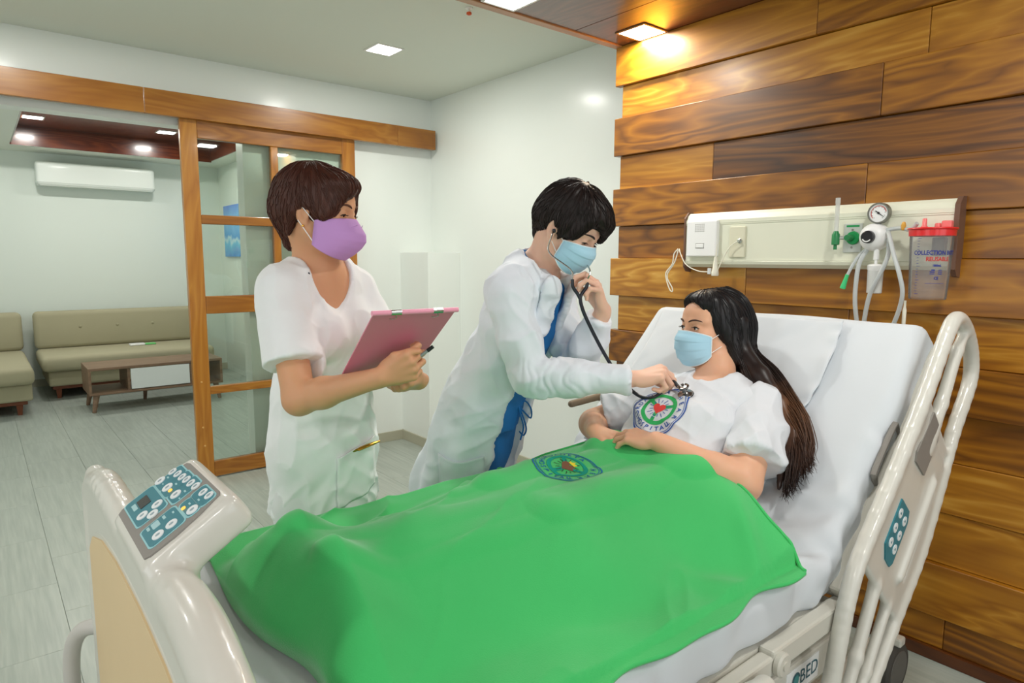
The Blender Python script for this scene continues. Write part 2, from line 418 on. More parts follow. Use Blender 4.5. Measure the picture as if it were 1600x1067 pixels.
# ================================================================== the setting
WHITE = mat('wall_paint', srgb(236, 241, 236), .38, var=.012, vscale=2, coat=.25, coat_rough=.18)
CEIL = mat('ceiling_paint', srgb(226, 231, 220), .8)
GROUT = mat('grout', srgb(146, 153, 144), .9)
BASEB = mat('baseboard_tile', srgb(178, 176, 156), .4, var=.05)
W_RAMP = [(.0, srgb(62, 31, 2)), (.28, srgb(110, 64, 5)), (.50, srgb(150, 94, 13)), (.72, srgb(178, 120, 26)), (.9, srgb(202, 150, 58)), (1, srgb(218, 176, 96))]
TEAK = wood_mat('teak_plank', W_RAMP, 'y', rough=.42, coat=.30, var=.40, coat_rough=.24)
TEAKX = wood_mat('teak_frame_long', [(.0, srgb(104, 56, 8)), (.45, srgb(152, 94, 22)), (1, srgb(190, 132, 50))], 'x', rough=.35, coat=.4, var=.15)
TEAKZ = wood_mat('teak_frame_tall', [(.0, srgb(112, 62, 8)), (.45, srgb(164, 102, 24)), (1, srgb(198, 140, 52))], 'z', rough=.35, coat=.4, var=.15)
DARKW = wood_mat('soffit_veneer', [(.0, srgb(66, 30, 16)), (.5, srgb(104, 54, 32)), (1, srgb(134, 78, 48))], 'y', rough=.3, coat=.4, var=.2)
TRIMW = wood_mat('soffit_trim', [(.0, srgb(150, 100, 60)), (1, srgb(196, 146, 100))], 'x', rough=.4, coat=.2, var=.1)
def tile_material():
    m = bpy.data.materials.new('floor_tile'); m.use_nodes = True; nt = m.node_tree; N = nt.nodes.new; L = nt.links.new; p = nt.nodes['Principled BSDF']
    tc = N('ShaderNodeTexCoord'); oi = N('ShaderNodeObjectInfo'); ad = N('ShaderNodeVectorMath'); mu = N('ShaderNodeMath'); mu.operation = 'MULTIPLY'; mu.inputs[1].default_value = 31
    L(oi.outputs['Random'], mu.inputs[0]); L(tc.outputs['Object'], ad.inputs[0]); L(mu.outputs[0], ad.inputs[1])
    mp = N('ShaderNodeMapping'); mp.inputs['Scale'].default_value = (1, .05, 1); L(ad.outputs[0], mp.inputs['Vector'])
    n = N('ShaderNodeTexNoise'); n.inputs['Scale'].default_value = 60; n.inputs['Detail'].default_value = 5; L(mp.outputs[0], n.inputs['Vector'])
    cr = N('ShaderNodeValToRGB'); cr.color_ramp.elements[0].position = .3; cr.color_ramp.elements[0].color = srgb(154, 163, 155); cr.color_ramp.elements[1].position = .7; cr.color_ramp.elements[1].color = srgb(173, 181, 172)
    L(n.outputs['Fac'], cr.inputs[0]); L(cr.outputs[0], p.inputs['Base Color']); p.inputs['Roughness'].default_value = .33
    b = N('ShaderNodeBump'); b.inputs['Strength'].default_value = .12; b.inputs['Distance'].default_value = .001; L(n.outputs['Fac'], b.inputs['Height']); L(b.outputs[0], p.inputs['Normal'])
    return m
TILE = tile_material()
def struct(o, label, **k): return tag(o, label, None, None, 'structure')

XW, YB, YD, ZC = 2.80, 4.42, 4.42, 2.60           # white head wall, back wall, ceiling
X0, YN, YF = -2.4, -2.0, 8.7                       # the walls behind the viewer, far wall of the lounge
# floor: a bed of grout with separate tiles
fl = MB().box((X0-.1, YN-.1, -.12), (3.0, YF+.2, -.004)).build('floor', GROUT)
struct(fl, 'pale grey floor of large wood-grain tiles')
slab = MB().box((X0-.1, YN-.1, -.004), (-1.02, YF+.1, 0)).box((-1.02, YN-.1, -.004), (3.0, .02-.6, 0)).build('tile_field', TILE, fl)
tm = None; TW, TL = .3, .6
for i in range(13):
    for j in range(-1, 15):
        x, y = -1.02+i*TW, j*TL+.02+(TL/2 if i % 2 else 0)
        if j == -1 and i % 2 == 0: y = -.58
        if x > 2.8 or y > YF: continue
        if tm is None:
            t = MB().box((.0006, .0006, -.012), (TW-.0006, TL-.0006, 0), .0008, seg=1).build('tile', TILE, None); tm = t.data; bpy.data.objects.remove(t)
        o = bpy.data.objects.new('tile', tm); o.location = (x, y, 0); link(o, fl)
# ceiling of the ward, opening for nothing; lower soffit over the bed
ce = MB().box((X0, YN, ZC), (XW+.1, YB+.15, ZC+.1)).build('ceiling', CEIL); struct(ce, 'off-white flat ceiling of the ward')
SOF_Y, SOF_Z = 2.29, 2.436
so = MB().box((X0+.0, YN+.0, SOF_Z+.014), (XW, SOF_Y, ZC-.001)).build('ceiling_soffit', DARKW); struct(so, 'dropped brown wood soffit over the bed')
for i in range(9):
    for j in range(4):
        xa, xb = XW-(i+1)*.6, XW-i*.6; yb = SOF_Y-.045-j*1.2; ya = max(yb-1.2, YN)
        if xb < X0 or yb-ya < .05: continue
        MB().box((max(xa, X0)+.0015, ya+.0015, SOF_Z), (xb-.0015, yb-.0015, SOF_Z+.014), .0015, seg=1).build('panel', DARKW, so)
MB().box((X0, SOF_Y-.043, SOF_Z-.006), (XW, SOF_Y, SOF_Z+.014), .002).build('edge_trim', TRIMW, so)
# head wall: white wall and the timber cladding in front of it
wr = MB().box((XW, YN-.1, 0), (XW+.12, YB+.15, ZC+.1)).build('wall_right', WHITE); struct(wr, 'white painted wall behind the bed head')
tp = MB().box((2.556, YN, 0), (XW, 2.255, SOF_Z+.012)).build('wall_timber', mat('timber_core', srgb(70, 34, 10), .7)); struct(tp, 'timber clad feature wall of wide teak planks')
ZS = [2.436, 2.249, 2.095, 1.913, 1.752, 1.569, 1.410, 1.222, 1.048, .885, .716, .535, .350, .160, .045]
OUT = [.030, .008, .032, .010, .034, .012, .036, .010, .034, .012, .014, .008, .030, .016]
random.seed(11)
JOINTS = [[1.28], [.9, -.6], [1.03, -.9], [1.72, .35], [1.06, -.4], [1.4, .2], [1.52, .0], [1.1, -.3], [.95], [1.3, -.2], [1.1, .1], [.9], [1.3, -.5], [.7]]
END = [2.285, 2.255, 2.283, 2.258, 2.281, 2.256, 2.285, 2.250, 2.286, 2.25, 2.27, 2.25, 2.28, 2.27]
for r in range(14):
    cuts = [END[r]]+JOINTS[r]+[YN]
    for a, b in zip(cuts[:-1], cuts[1:]):
        MB().box((2.556-OUT[r]-random.uniform(0, .003), b+.0008, ZS[r+1]+.0006), (2.562, a-.0008, ZS[r]-.0006), .0022, seg=1).build('plank', TEAK, tp)
MB().box((2.522, YN, 0), (2.562, 2.27, .046), .003).build('baseboard', wood_mat('dark_base', [(.0, srgb(58, 26, 6)), (1, srgb(110, 58, 16))], 'y', var=.1), tp)
# back wall with the opening to the lounge
OX0, OX1, OZ = -.75, 1.385, 2.19
wb = MB()
wb.box((OX1, YB, 0), (XW, YB+.13, ZC)); wb.box((X0, YB, 0), (OX0, YB+.13, ZC)); wb.box((OX0, YB, OZ), (OX1, YB+.13, ZC))
wb = wb.build('wall_back', WHITE); struct(wb, 'white wall with a wide opening to the lounge')
bb = MB(); bb.box((OX1, YB-.012, 0), (2.52, YB, .075), .002); bb.box((X0, YB-.012, 0), (OX0, YB, .075), .002)
bb = bb.build('baseboard_back', BASEB); struct(bb, 'beige tile skirting along the white back wall')
pb = MB(); pb.box((2.508, 4.018, 0), (2.52, YB, .075), .002); pb.box((2.508, 4.018, 0), (XW, 4.03, .075), .002); pb.box((XW-.012, 2.29, 0), (XW, 4.02, .075), .002)
pb = pb.build('baseboard_right', BASEB); struct(pb, 'beige tile skirting around the boxed white corner')
cb = MB().box((2.52, 4.03, 0), (XW, YB, 1.45), .002).build('wall_corner_box', WHITE); struct(cb, 'chest-high white boxed-in corner')
# unseen walls behind the viewer; their windows are made up for the added fill light
W2 = mat('wall_paint_rear', srgb(226, 230, 224), .6)
def holed_wall(name, ax, pos, thick, a0, a1, z1, holes, label):
    m = MB(); cur = a0
    def put(u0, u1, v0, v1):
        if ax == 'y': m.box((u0, pos, v0), (u1, pos+thick, v1))
        else: m.box((pos, u0, v0), (pos+thick, u1, v1))
    for (h0, h1, v0, v1) in holes:
        put(cur, h0, 0, z1); put(h0, h1, 0, v0); put(h0, h1, v1, z1); cur = h1
    put(cur, a1, 0, z1); return struct(m.build(name, W2), label)
holed_wall('wall_front', 'y', YN-.12, .12, X0-.12, XW+.12, 2.7, [(-1.9, -.14, .78, 2.32), (.34, 2.1, .78, 2.32)], 'white wall with two added windows opposite the opening')
holed_wall('wall_left', 'x', X0-.12, .12, YN-.12, YB+.13, 2.7, [(.42, 2.18, .78, 2.32)], 'white wall with one added window at the bed foot')
# ---- lounge shell
LW = mat('lounge_paint', srgb(224, 232, 224), .5)
LX1, LZ = 2.42, 2.5
struct(MB().box((-1.6, YF, 0), (LX1+.1, YF+.12, 2.8)).build('wall_lounge', LW), 'pale wall behind the lounge sofas')
struct(MB().box((LX1, YB+.13, 0), (LX1+.1, YF, 2.8)).build('wall_lounge_side', LW), 'pale side wall of the lounge carrying a blue picture')
holed_wall('wall_lounge_left', 'x', -1.65, .1, YB+.13, YF, 2.8, [(5.65, 7.55, .7, 2.25)], 'lounge wall with an added window')
lc = MB(); TX0, TX1, TY0, TY1 = .36, 2.2, 5.4, 8.15
lc.box((-1.6, YB+.13, LZ), (TX0, YF, LZ+.3)); lc.box((TX1, YB+.13, LZ), (LX1+.1, YF, LZ+.3)); lc.box((TX0, YB+.13, LZ), (TX1, TY0, LZ+.3)); lc.box((TX0, TY1, LZ), (TX1, YF, LZ+.3))
lc = lc.build('ceiling_lounge', CEIL); struct(lc, 'white lounge ceiling around a brown recessed tray')
lt = MB(); e = .012
lt.box((TX0, TY0, LZ+.17), (TX1, TY1, LZ+.19)); lt.box((TX0, TY0, LZ+.0), (TX0+e, TY1, LZ+.17)); lt.box((TX1-e, TY0, LZ), (TX1, TY1, LZ+.17)); lt.box((TX0, TY1-e, LZ-.012), (TX1, TY1, LZ+.17)); lt.box((TX0, TY0, LZ), (TX1, TY0+e, LZ+.17))
lt = lt.build('ceiling_tray', wood_mat('tray_veneer', [(.0, srgb(52, 20, 12)), (.5, srgb(92, 40, 22)), (1, srgb(140, 70, 34))], 'x', rough=.25, coat=.5, var=.1)); struct(lt, 'reddish brown recessed tray in the lounge ceiling')
struct(MB().box((-1.6, YF-.012, 0), (LX1, YF, .08), .002).build('baseboard_lounge', BASEB), 'beige skirting under the lounge wall')

# ---- sliding door, its header, the panes
hd = empty('trim_1', (1.2, 4.33, 2.29)); struct(hd, 'long teak header board hiding the sliding door track')
for a, b in ((-1.6, .82), (.82, 2.45), (2.45, 2.772)):
    MB().box((a+.0006, 4.305, 2.22), (b-.0006, 4.345, 2.36), .002).build('board', TEAKX, hd)
MB().box((-1.6, 4.345, 2.30), (2.75, YB, 2.35)).build('track_batten', mat('track_grey', srgb(160, 165, 165), .4, .6), hd)
dr = empty('door_1', (1.56, 4.36, 0)); struct(dr, 'sliding teak door with eight clear glass panes')
DX0, DX1, DY0, DY1, DZ0, DZ1 = 1.006, 2.128, 4.345, 4.385, .008, 2.225
SW = .095
def rail(x0, x1, z0, z1, tall, nm):
    MB().box((x0, DY0, z0), (x1, DY1, z1), .004).build(nm, TEAKZ if tall else TEAKX, dr)
rail(DX0, DX0+SW, DZ0, DZ1, True, 'stile'); rail(DX1-SW, DX1, DZ0, DZ1, True, 'stile')
rail(DX0+SW, DX1-SW, 2.117, DZ1, False, 'rail'); rail(DX0+SW, DX1-SW, DZ0, .108, False, 'rail')
MX = 1.562; rail(MX-.024, MX+.024, .108, 2.117, True, 'mullion')
ZR = [(1.608, 1.664), (1.055, 1.165), (.545, .595)]
for z0, z1 in ZR:
    rail(DX0+SW, MX-.024, z0, z1, False, 'rail'); rail(MX+.024, DX1-SW, z0, z1, False, 'rail')
def glass_mat():
    m = bpy.data.materials.new('door_glass'); m.use_nodes = True; nt = m.node_tree; nt.nodes.clear(); N = nt.nodes.new; L = nt.links.new
    tr = N('ShaderNodeBsdfTransparent'); tr.inputs[0].default_value = (.90, .95, .91, 1); gl = N('ShaderNodeBsdfGlossy'); gl.inputs['Roughness'].default_value = .02; gl.inputs[0].default_value = (1, 1, 1, 1)
    fr = N('ShaderNodeFresnel'); fr.inputs[0].default_value = 1.5; mx = N('ShaderNodeMixShader'); o = N('ShaderNodeOutputMaterial')
    L(fr.outputs[0], mx.inputs[0]); L(tr.outputs[0], mx.inputs[1]); L(gl.outputs[0], mx.inputs[2]); L(mx.outputs[0], o.inputs[0]); return m
GLASS = glass_mat()
zz = [.108, .545, .595, 1.055, 1.165, 1.608, 1.664, 2.117]
for k in range(4):
    for a, b in ((DX0+SW, MX-.024), (MX+.024, DX1-SW)):
        MB().box((a-.004, 4.362, zz[2*k]-.004), (b+.004, 4.368, zz[2*k+1]+.004)).build('pane', GLASS, dr)
for (x, z) in ((1.05, .22), (1.045, .34), (1.05, .63)): MB().lathe([(.006, 0), (.006, .003), (.003, .005)], Matrix.Translation((x, DY0, z)) @ Matrix.Rotation(PI/2, 4, 'X'), 10).build('plug', mat('pale_plug', srgb(214, 168, 96), .5), dr)

# ---- recessed square ceiling lights
DIFF = emit_mat('led_diffuser', (1, .98, .93, 1), 14.0)
LFRAME = mat('light_frame', srgb(240, 240, 235), .4); LFRAME_W = mat('light_frame_brass', srgb(150, 110, 60), .35, .3)
def panel_light(x, y, z, label, warm=False, power=1.0, group='square recessed ceiling lights'):
    t = empty('ceiling_light', (x, y, z), label, 'ceiling light', group); a = .075
    f = MB(); fa = a+.012
    f.box((x-fa, y-fa, z-.006), (x+fa, y-a, z), .002); f.box((x-fa, y+a, z-.006), (x+fa, y+fa, z), .002); f.box((x-fa, y-a, z-.006), (x-a, y+a, z), .002); f.box((x+a, y-a, z-.006), (x+fa, y+a, z), .002)
    f.build('frame', LFRAME_W if warm else LFRAME, t)
    MB().box((x-a, y-a, z-.004), (x+a, y+a, z-.001)).build('diffuser', DIFF, t)
    l = area_light('lamp_glow', (x, y, z-.012), (x, y, 0), .14, .14, PANEL_POWER*power, (1, .9, .72) if warm else (1, .98, .92)); l.parent = t; l.matrix_parent_inverse = local_m(t).inverted()
    return t
panel_light(1.925, 3.528, ZC, 'square ceiling light in the white ceiling beyond the soffit')
panel_light(2.445, 2.058, SOF_Z, 'square warm soffit light touching the top teak plank', True, .8)
panel_light(1.746, 2.15, SOF_Z, 'square soffit light cut off by the top of the picture')
for x, y, z, lb in ((.2, 3.5, ZC, 'square ceiling light above the door opening, second from the corner'), (-1.2, 3.5, ZC, 'square ceiling light farthest from the corner box'), (1.55, .35, SOF_Z, 'square soffit light over the raised side rail'),
                    (-1.1, 1.2, SOF_Z, 'square soffit light beyond the footboard'), (-.6, -.9, SOF_Z, 'square soffit light by the added window at the bed foot'), (1.2, -.9, SOF_Z, 'square soffit light between the added windows and the bed')):
    panel_light(x, y, z, lb)
panel_light(.52, 7.55, LZ+.17, 'small square light at the far end of the lounge tray nearest the air conditioner')
panel_light(1.62, 7.55, LZ+.17, 'small square light in the lounge tray above the sliding door edge')
panel_light(1.0, 5.9, LZ+.17, 'square lounge tray light nearest the sliding door header')
sp = empty('sprinkler', (1.935, 2.70, ZC), 'small orange sprinkler head under the white ceiling by the soffit', 'sprinkler')
MB().lathe([(.018, 0), (.018, -.004), (.007, -.006), (.007, -.02)], Matrix.Translation((1.935, 2.70, ZC)), 16).build('flange', LFRAME, sp, True)
MB().lathe([(.004, -.018), (.012, -.022), (.013, -.03), (.006, -.034)], Matrix.Translation((1.935, 2.70, ZC)), 12).build('cap', mat('sprinkler_orange', srgb(226, 92, 40), .5), sp, True)
# ================================================================== hospital bed
PLAST = mat('bed_plastic', srgb(214, 213, 204), .28, coat=.3, coat_rough=.1)
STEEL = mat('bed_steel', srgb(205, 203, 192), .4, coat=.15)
DKSTEEL = mat('bed_dark_steel', srgb(120, 116, 108), .5)  # darker grey steel of the actuator housings
GREYP = mat('grey_insert', srgb(138, 134, 128), .5)
BEIGE = mat('beige_laminate', srgb(222, 196, 152), .45, var=.03)
TEAL = mat('teal_membrane', srgb(44, 126, 140), .4)
TEAL_E = mat('teal_edge', srgb(150, 206, 212), .4)
KEYW = mat('key_white', srgb(232, 238, 240), .4)
SHEET = mat('white_sheet', srgb(210, 216, 221), .85, bump=.06, bscale=900, sheen=.1)
RUBBER = mat('caster_rubber', srgb(72, 70, 66), .7); WHEELC = mat('caster_hub', srgb(96, 94, 90), .5)
S2 = math.sqrt(.5)
bed = empty('hospital_bed', (1.2, 1.12, 0), 'electric hospital bed with raised back, grey-white rails and beige footboard', 'bed')
# ---- footboard
fb = Solid(); fb.box((.166, 1.10, .70), (.02, .50, .27), .018, .01)
_fp = catmull([(.166, 1.60, .44), (.166, 1.605, .86), (.167, 1.57, .925), (.168, 1.46, .962), (.170, 1.26, .960), (.176, 1.06, .945), (.174, .86, .970), (.172, .74, .965), (.170, .63, .93), (.166, .595, .86), (.166, .60, .44)], 5); fb.chain(_fp, np.interp(np.linspace(0, 10, len(_fp)), range(11), [.024, .025, .026, .026, .026, .026, .030, .03, .028, .025, .024]), .006)
v = np.array((.104, 0, .067)); v /= np.linalg.norm(v); u = np.array((0, -1, 0)); w = np.cross(u, v); w = w if w[2] > 0 else -w
CON = np.array((.200, 1.058, 1.030)); MC = np.array([u, v, w])
fb.box(CON-w*.030, (.122, .076, .030), .014, .012, MC)
fb.cone((.190, 1.15, .94), (.190, .97, .94), .03, .03, .02)
fbo = solid_obj('footboard', fb, PLAST, bed, .006, it=7)
pz = [(1.56, .46), (1.56, .80), (1.50, .845), (1.36, .885), (1.20, .905), (1.0, .912), (.84, .905), (.70, .88), (.65, .83), (.65, .46)]
Mx = Matrix(((0, 0, 1, .1462), (1, 0, 0, 0), (0, 1, 0, 0), (0, 0, 0, 1)))
MB().prism(pz, -.003, .004, Mx).build('end_panel', BEIGE, fbo)
MB().tube([(.158, 1.565, .44), (.152, 1.565, .80), (.151, 1.50, .852), (.15, 1.36, .893), (.15, 1.20, .913), (.15, 1.0, .92), (.15, .84, .913), (.15, .69, .887), (.152, .643, .83), (.158, .643, .44)], .005, 8, 4).build('panel_bead', PLAST, fbo, True)
# corner bumpers of the foot end
for yy in (1.655, .545):
    s_ = 1 if yy > 1 else -1
    MB().tube([(.165, yy-s_*.05, .60), (.128, yy-s_*.01, .585), (.108, yy+s_*.015, .54), (.102, yy+s_*.02, .46), (.108, yy+s_*.015, .38), (.13, yy-s_*.01, .335), (.165, yy-s_*.05, .325)], .017, 12, 5).build('corner_bumper', mat('bumper_grey', srgb(196, 194, 188), .45), bed, True)
# ---- control console on the footboard
def con(a, b, lift): return CON+u*(a-.5)*.205+v*(b-.5)*.118+w*lift
def crop2ab(px, py):
    x, y = px-95, py-590; det = 225*-490-545*320; return (x*-490-545*y)/det, (225*y-320*x)/det
cons = MB()
def con_poly(pts, lift, th, nm, m, parent):
    V = [con(a, b, lift) for a, b in pts]+[con(a, b, lift-th) for a, b in pts]; n = len(pts)
    F = [tuple(range(n)), tuple(range(2*n-1, n-1, -1))]+[(k, n+k, n+(k+1) % n, (k+1) % n) for k in range(n)]
    return mesh_obj(nm, V, F, m, parent)
def rrect(a0, a1, b0, b1, ra=.04, rb=.07, n=4):
    out = []
    for cx, cy, t0 in ((a1-ra, b1-rb, 0), (a0+ra, b1-rb, 1), (a0+ra, b0+rb, 2), (a1-ra, b0+rb, 3)):
        for k in range(n+1): t = (t0+k/n)*PI/2; out.append((cx+ra*math.cos(t), cy+rb*math.sin(t)))
    return out
def oval(a, b, ra, rb, n=16): return [(a+ra*math.cos(2*PI*k/n), b+rb*math.sin(2*PI*k/n)) for k in range(n)]
plate = con_poly([(.02, -.02), (.98, -.02), (1.01, .05), (1.02, .35), (1.0, .7), (.95, 1.0), (.9, 1.03), (.1, 1.03), (.04, 1.0), (-.01, .7), (-.03, .35), (-.02, .05)][::-1], .0018, .012, 'control_panel', GREYP, bed)
tag(plate, 'grey and teal membrane control panel')
PADS = [(-.02, .50, .09, .50), (.0, .20, .53, .93), (.19, .38, .53, .945), (.37, .57, .55, .96), (.65, .93, .76, .97), (.66, .93, .59, .75), (.60, .93, .09, .55)]
for p in PADS:
    con_poly(rrect(p[0]-.012, p[1]+.012, p[2]-.02, p[3]+.02), .0024, .001, 'pad_edge', TEAL_E, plate)
    con_poly(rrect(*p), .0028, .001, 'membrane_pad', TEAL, plate)
BT = [(535, 205), (575, 228), (608, 258), (640, 283), (670, 315), (702, 342), (430, 295), (488, 357), (550, 418), (750, 395), (787, 420), (660, 540), (405, 507), (370, 590), (290, 607), (508, 657), (410, 745)]
for k, (x, y) in enumerate(BT):
    a, b = crop2ab(x, y); small = k < 6 or k in (9, 10)
    con_poly(oval(a, b, .038 if small else .052, .062 if small else .075), .0042, .002, 'button', KEYW, plate)
    con_poly(oval(a, b, .014, .03), .0046, .0005, 'key_mark', mat('key_mark', srgb(150, 170, 178), .5), plate)
a, b = crop2ab(297, 492); con_poly(rrect(a-.085, a+.085, b-.075, b+.075, .008, .012), .0036, .001, 'display', mat('display_dark', srgb(52, 52, 54), .25), plate)
for x, y in ((510, 386), (600, 533)):
    a, b = crop2ab(x, y); con_poly(oval(a, b, .022, .03, 10), .0044, .001, 'indicator', emit_mat('amber_led', srgb(255, 190, 90), 1.6), plate)
a, b = crop2ab(392, 672); con_poly(rrect(a-.05, a+.05, b-.05, b+.05, .01, .02), .0034, .0006, 'print_mark', mat('print_pale', srgb(170, 210, 214), .5), plate)
for x, y, da, db in ((338, 712, .05, .03), (225, 545, .10, .05), (495, 262, .03, .02), (557, 324, .03, .02), (620, 388, .03, .02), (452, 325, .02, .015), (712, 458, .03, .02), (645, 492, .03, .02), (523, 566, .03, .02), (575, 450, .02, .015), (455, 610, .05, .03)):
    a, b = crop2ab(x, y); con_poly(rrect(a-da*.6, a+da*.6, b-db*.6, b+db*.6, .005, .006), .0034, .0006, 'print_mark', MATS['print_pale'], plate)
# ---- deck frame
fr = MB()
for yy in (.642, 1.572):
    fr.box((.24, yy-.016, .548), (1.235, yy+.016, .592), .006); fr.box((1.21, yy-.018, .552), (1.545, yy+.018, .604), .006)
fr.box((.22, .64, .55), (.26, 1.58, .59), .004); fr.box((1.50, .64, .54), (1.56, 1.58, .585), .004); fr.box((.26, .66, .585), (1.50, 1.56, .598))
fr.build('deck_frame', STEEL, bed)
for yy, d in ((.624, -1), (1.59, 1)):
    MB().lathe([(.026, 0), (.026, .010), (.022, .014), (.010, .014), (.010, .017)], Matrix.Translation((1.232, yy, .572)) @ Matrix.Rotation(d*-PI/2, 4, 'X'), 24).build('hinge_disc', STEEL, bed, True)
RB = Matrix(((S2, 0, -S2, 1.53), (0, 1, 0, 0), (S2, 0, S2, .615), (0, 0, 0, 1)))      # local x runs up the raised back
bk = MB(); bk.box((.0, .655, -.03), (.74, 1.565, .0), .006, RB); bk.box((.0, .632, -.045), (.76, .662, .02), .008, RB); bk.box((.0, 1.558, -.045), (.76, 1.588, .02), .008, RB)
bk.build('back_section', STEEL, bed)
ret = MB().tube([(RB @ Vector(p))[:] for p in ((.30, .655, .015), (.30, .648, .052), (.315, .648, .066), (.445, .648, .066), (.46, .648, .052), (.46, .655, .015))], .008, 8, 3).build('mattress_retainer', GREYP, bed, True)
# ---- lower frame, lifting columns, castors
lf = MB()
for yy in (.70, 1.50): lf.box((.30, yy-.02, .375), (1.62, yy+.02, .465), .006)
lf.box((.30, .70, .38), (.36, 1.5, .44), .004); lf.box((1.56, .70, .38), (1.62, 1.5, .44), .004); lf.box((.36, .72, .52), (1.5, 1.48, .55), .004)
lfo = lf.build('lift_frame', STEEL, bed)
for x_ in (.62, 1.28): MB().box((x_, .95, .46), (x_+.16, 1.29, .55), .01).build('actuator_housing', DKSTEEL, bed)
for x in (.55, 1.75): MB().box((x-.06, 1.04, .16), (x+.06, 1.2, .55), .015).build('lift_column', PLAST, bed)
bs = MB()
for yy in (.78, 1.46): bs.box((.22, yy-.03, .12), (2.27, yy+.03, .18), .01)
bs.box((.45, .78, .11), (.65, 1.46, .17), .01); bs.box((1.65, .78, .11), (1.85, 1.46, .17), .01); bs.build('base_frame', PLAST, bed)
for x in (.27, 2.22):
    for yy in (.745, 1.495):
        c = MB(); Mw = Matrix.Translation((x, yy, .088)) @ Matrix.Rotation(PI/2, 4, 'X')
        c.lathe([(.055, -.019), (.078, -.019), (.086, -.012), (.088, 0), (.086, .012), (.078, .019), (.055, .019)], Mw, 40)
        wo = c.build('castor_wheel', RUBBER, bed, True)
        MB().lathe([(.02, -.022), (.062, -.0205), (.066, -.017), (.066, .017), (.062, .0205), (.02, .022)], Mw, 32).build('hub', WHEELC, wo, True)
        MB().box((x-.020, yy-.026, .172), (x+.020, yy+.026, .20), .006).build('fork', PLAST, wo)
MB().box((1.985, .70, .60), (2.06, .80, .715), .01, None).build('motor_box', mat('box_white', srgb(230, 230, 226), .35), bed)
# name plate on the lift frame
npl = MB().box((1.38, .6785, .388), (1.535, .6805, .452)).build('name_plate', mat('plate_white', srgb(238, 240, 240), .4), lfo)
def plate_text(txt, x, z, size, m, parent, y=.6775, bold=0):
    V, F = text_polys(txt, size, bold=bold); mesh_obj('lettering', [(x+p[0], y, z+p[1]) for p in V], F, m, parent)
plate_text('BED', 1.487, .42, .05, mat('plate_teal', srgb(46, 96, 108), .5), npl)
V, F = ring_polys(.012, .019, .3, 5.6, 24); mesh_obj('lettering', [(1.425+x, .6775, .42+z*1.1) for x, z in V], F, MATS['plate_teal'], npl)
V, F = poly_fan([(1.425+.012*math.cos(t), .421+.013*math.sin(t)) for t in np.linspace(0, 2*PI, 14)[:-1]]); mesh_obj('leaf_mark', [(x, .6772, z) for x, z in V], F, mat('plate_leaf', srgb(70, 150, 150), .5), npl)
for k in range(7): V, F = poly_fan([(1.394+.004*(k % 3)+.003*math.cos(t), .402+.007*(k//2)+.003*math.sin(t)) for t in np.linspace(0, 2*PI, 7)[:-1]]); mesh_obj('leaf_mark', [(x, .6772, z) for x, z in V], F, MATS['plate_leaf'], npl)
# ---- raised side rail of the near side, fixed to the back section
SR = Matrix(((S2, 0, S2, 1.5), (0, 1, 0, .603), (S2, 0, -S2, .72), (0, 0, 0, 1)))      # local x along the back (s), local z across it, downwards (n)
rl = Solid(); r_ = .0165
outer = [(-.30, .19), (-.22, .135), (-.15, .095), (-.06, .05), (.03, .028), (.26, .028), (.51, .018), (.68, .0), (.75, .008), (.785, .05), (.80, .13), (.785, .215), (.73, .268), (.57, .285), (.42, .325), (.23, .368), (.05, .368), (-.14, .372), (-.28, .36)]
P3 = [tuple(q) for q in catmull([(s, 0, n) for s, n in outer], 4, True)]
rl.chain(P3+[P3[0]], [.0195]*(len(P3)+1), .004)
rl.chain([(s, 0, n) for s, n in ((.795, .10), (.72, .10), (.56, .135), (.42, .15))], [.014, .0155, .0165, .018], .010)      # bars between the upper openings

rl.chain([(s, 0, n) for s, n in ((.03, .17), (-.14, .225), (-.29, .27))], [.016, .015, .015], .014)
rl.chain([(s, 0, n) for s, n in ((.03, .285), (-.14, .315), (-.29, .325))], [.014, .013, .013], .014)
rl.box((.24, 0, .19), (.22, .010, .165), .008, .012)                                                         # solid middle
rl.box((.45, 0, .15), (.055, .010, .13), .008, .012)
rl.cone((.38, -.012, .245), (.10, -.012, .262), .012, .012, .012); rl.cone((.36, 0, .275), (.12, 0, .30), .010, .010, .01, op='sub')
ro = solid_obj('side_rail', rl, PLAST, bed, .004, it=8, M=SR)
def on_rail(poly, y0, y1, nm, m):
    V = [(SR @ Vector((s, y0, n)))[:] for s, n in poly]+[(SR @ Vector((s, y1, n)))[:] for s, n in poly]; k = len(poly)
    return mesh_obj(nm, V, [tuple(range(k)), tuple(range(2*k-1, k-1, -1))]+[(i, k+i, k+(i+1) % k, (i+1) % k) for i in range(k)], m, ro)
on_rail([(.49, .075), (.49, .145), (.46, .165), (.35, .165), (.34, .085), (.36, .07)], -.0150, -.006, 'grip_insert', GREYP)
on_rail([(.235, .095), (.24, .165), (.215, .182), (.10, .186), (.085, .175), (.085, .135), (.11, .10)], -.0135, -.006, 'keypad', TEAL)
for s, n in ((.205, .115), (.205, .155), (.165, .118), (.165, .158), (.128, .125), (.128, .162)):
    on_rail([(s+.013*math.cos(t), n+.011*math.sin(t)) for t in np.linspace(0, 2*PI, 15)[:-1]], -.0155, -.012, 'button', KEYW)
    on_rail([(s+.005*math.cos(t), n+.005*math.sin(t)) for t in np.linspace(0, 2*PI, 4)[:-1]], -.0158, -.0152, 'key_mark', TEAL)
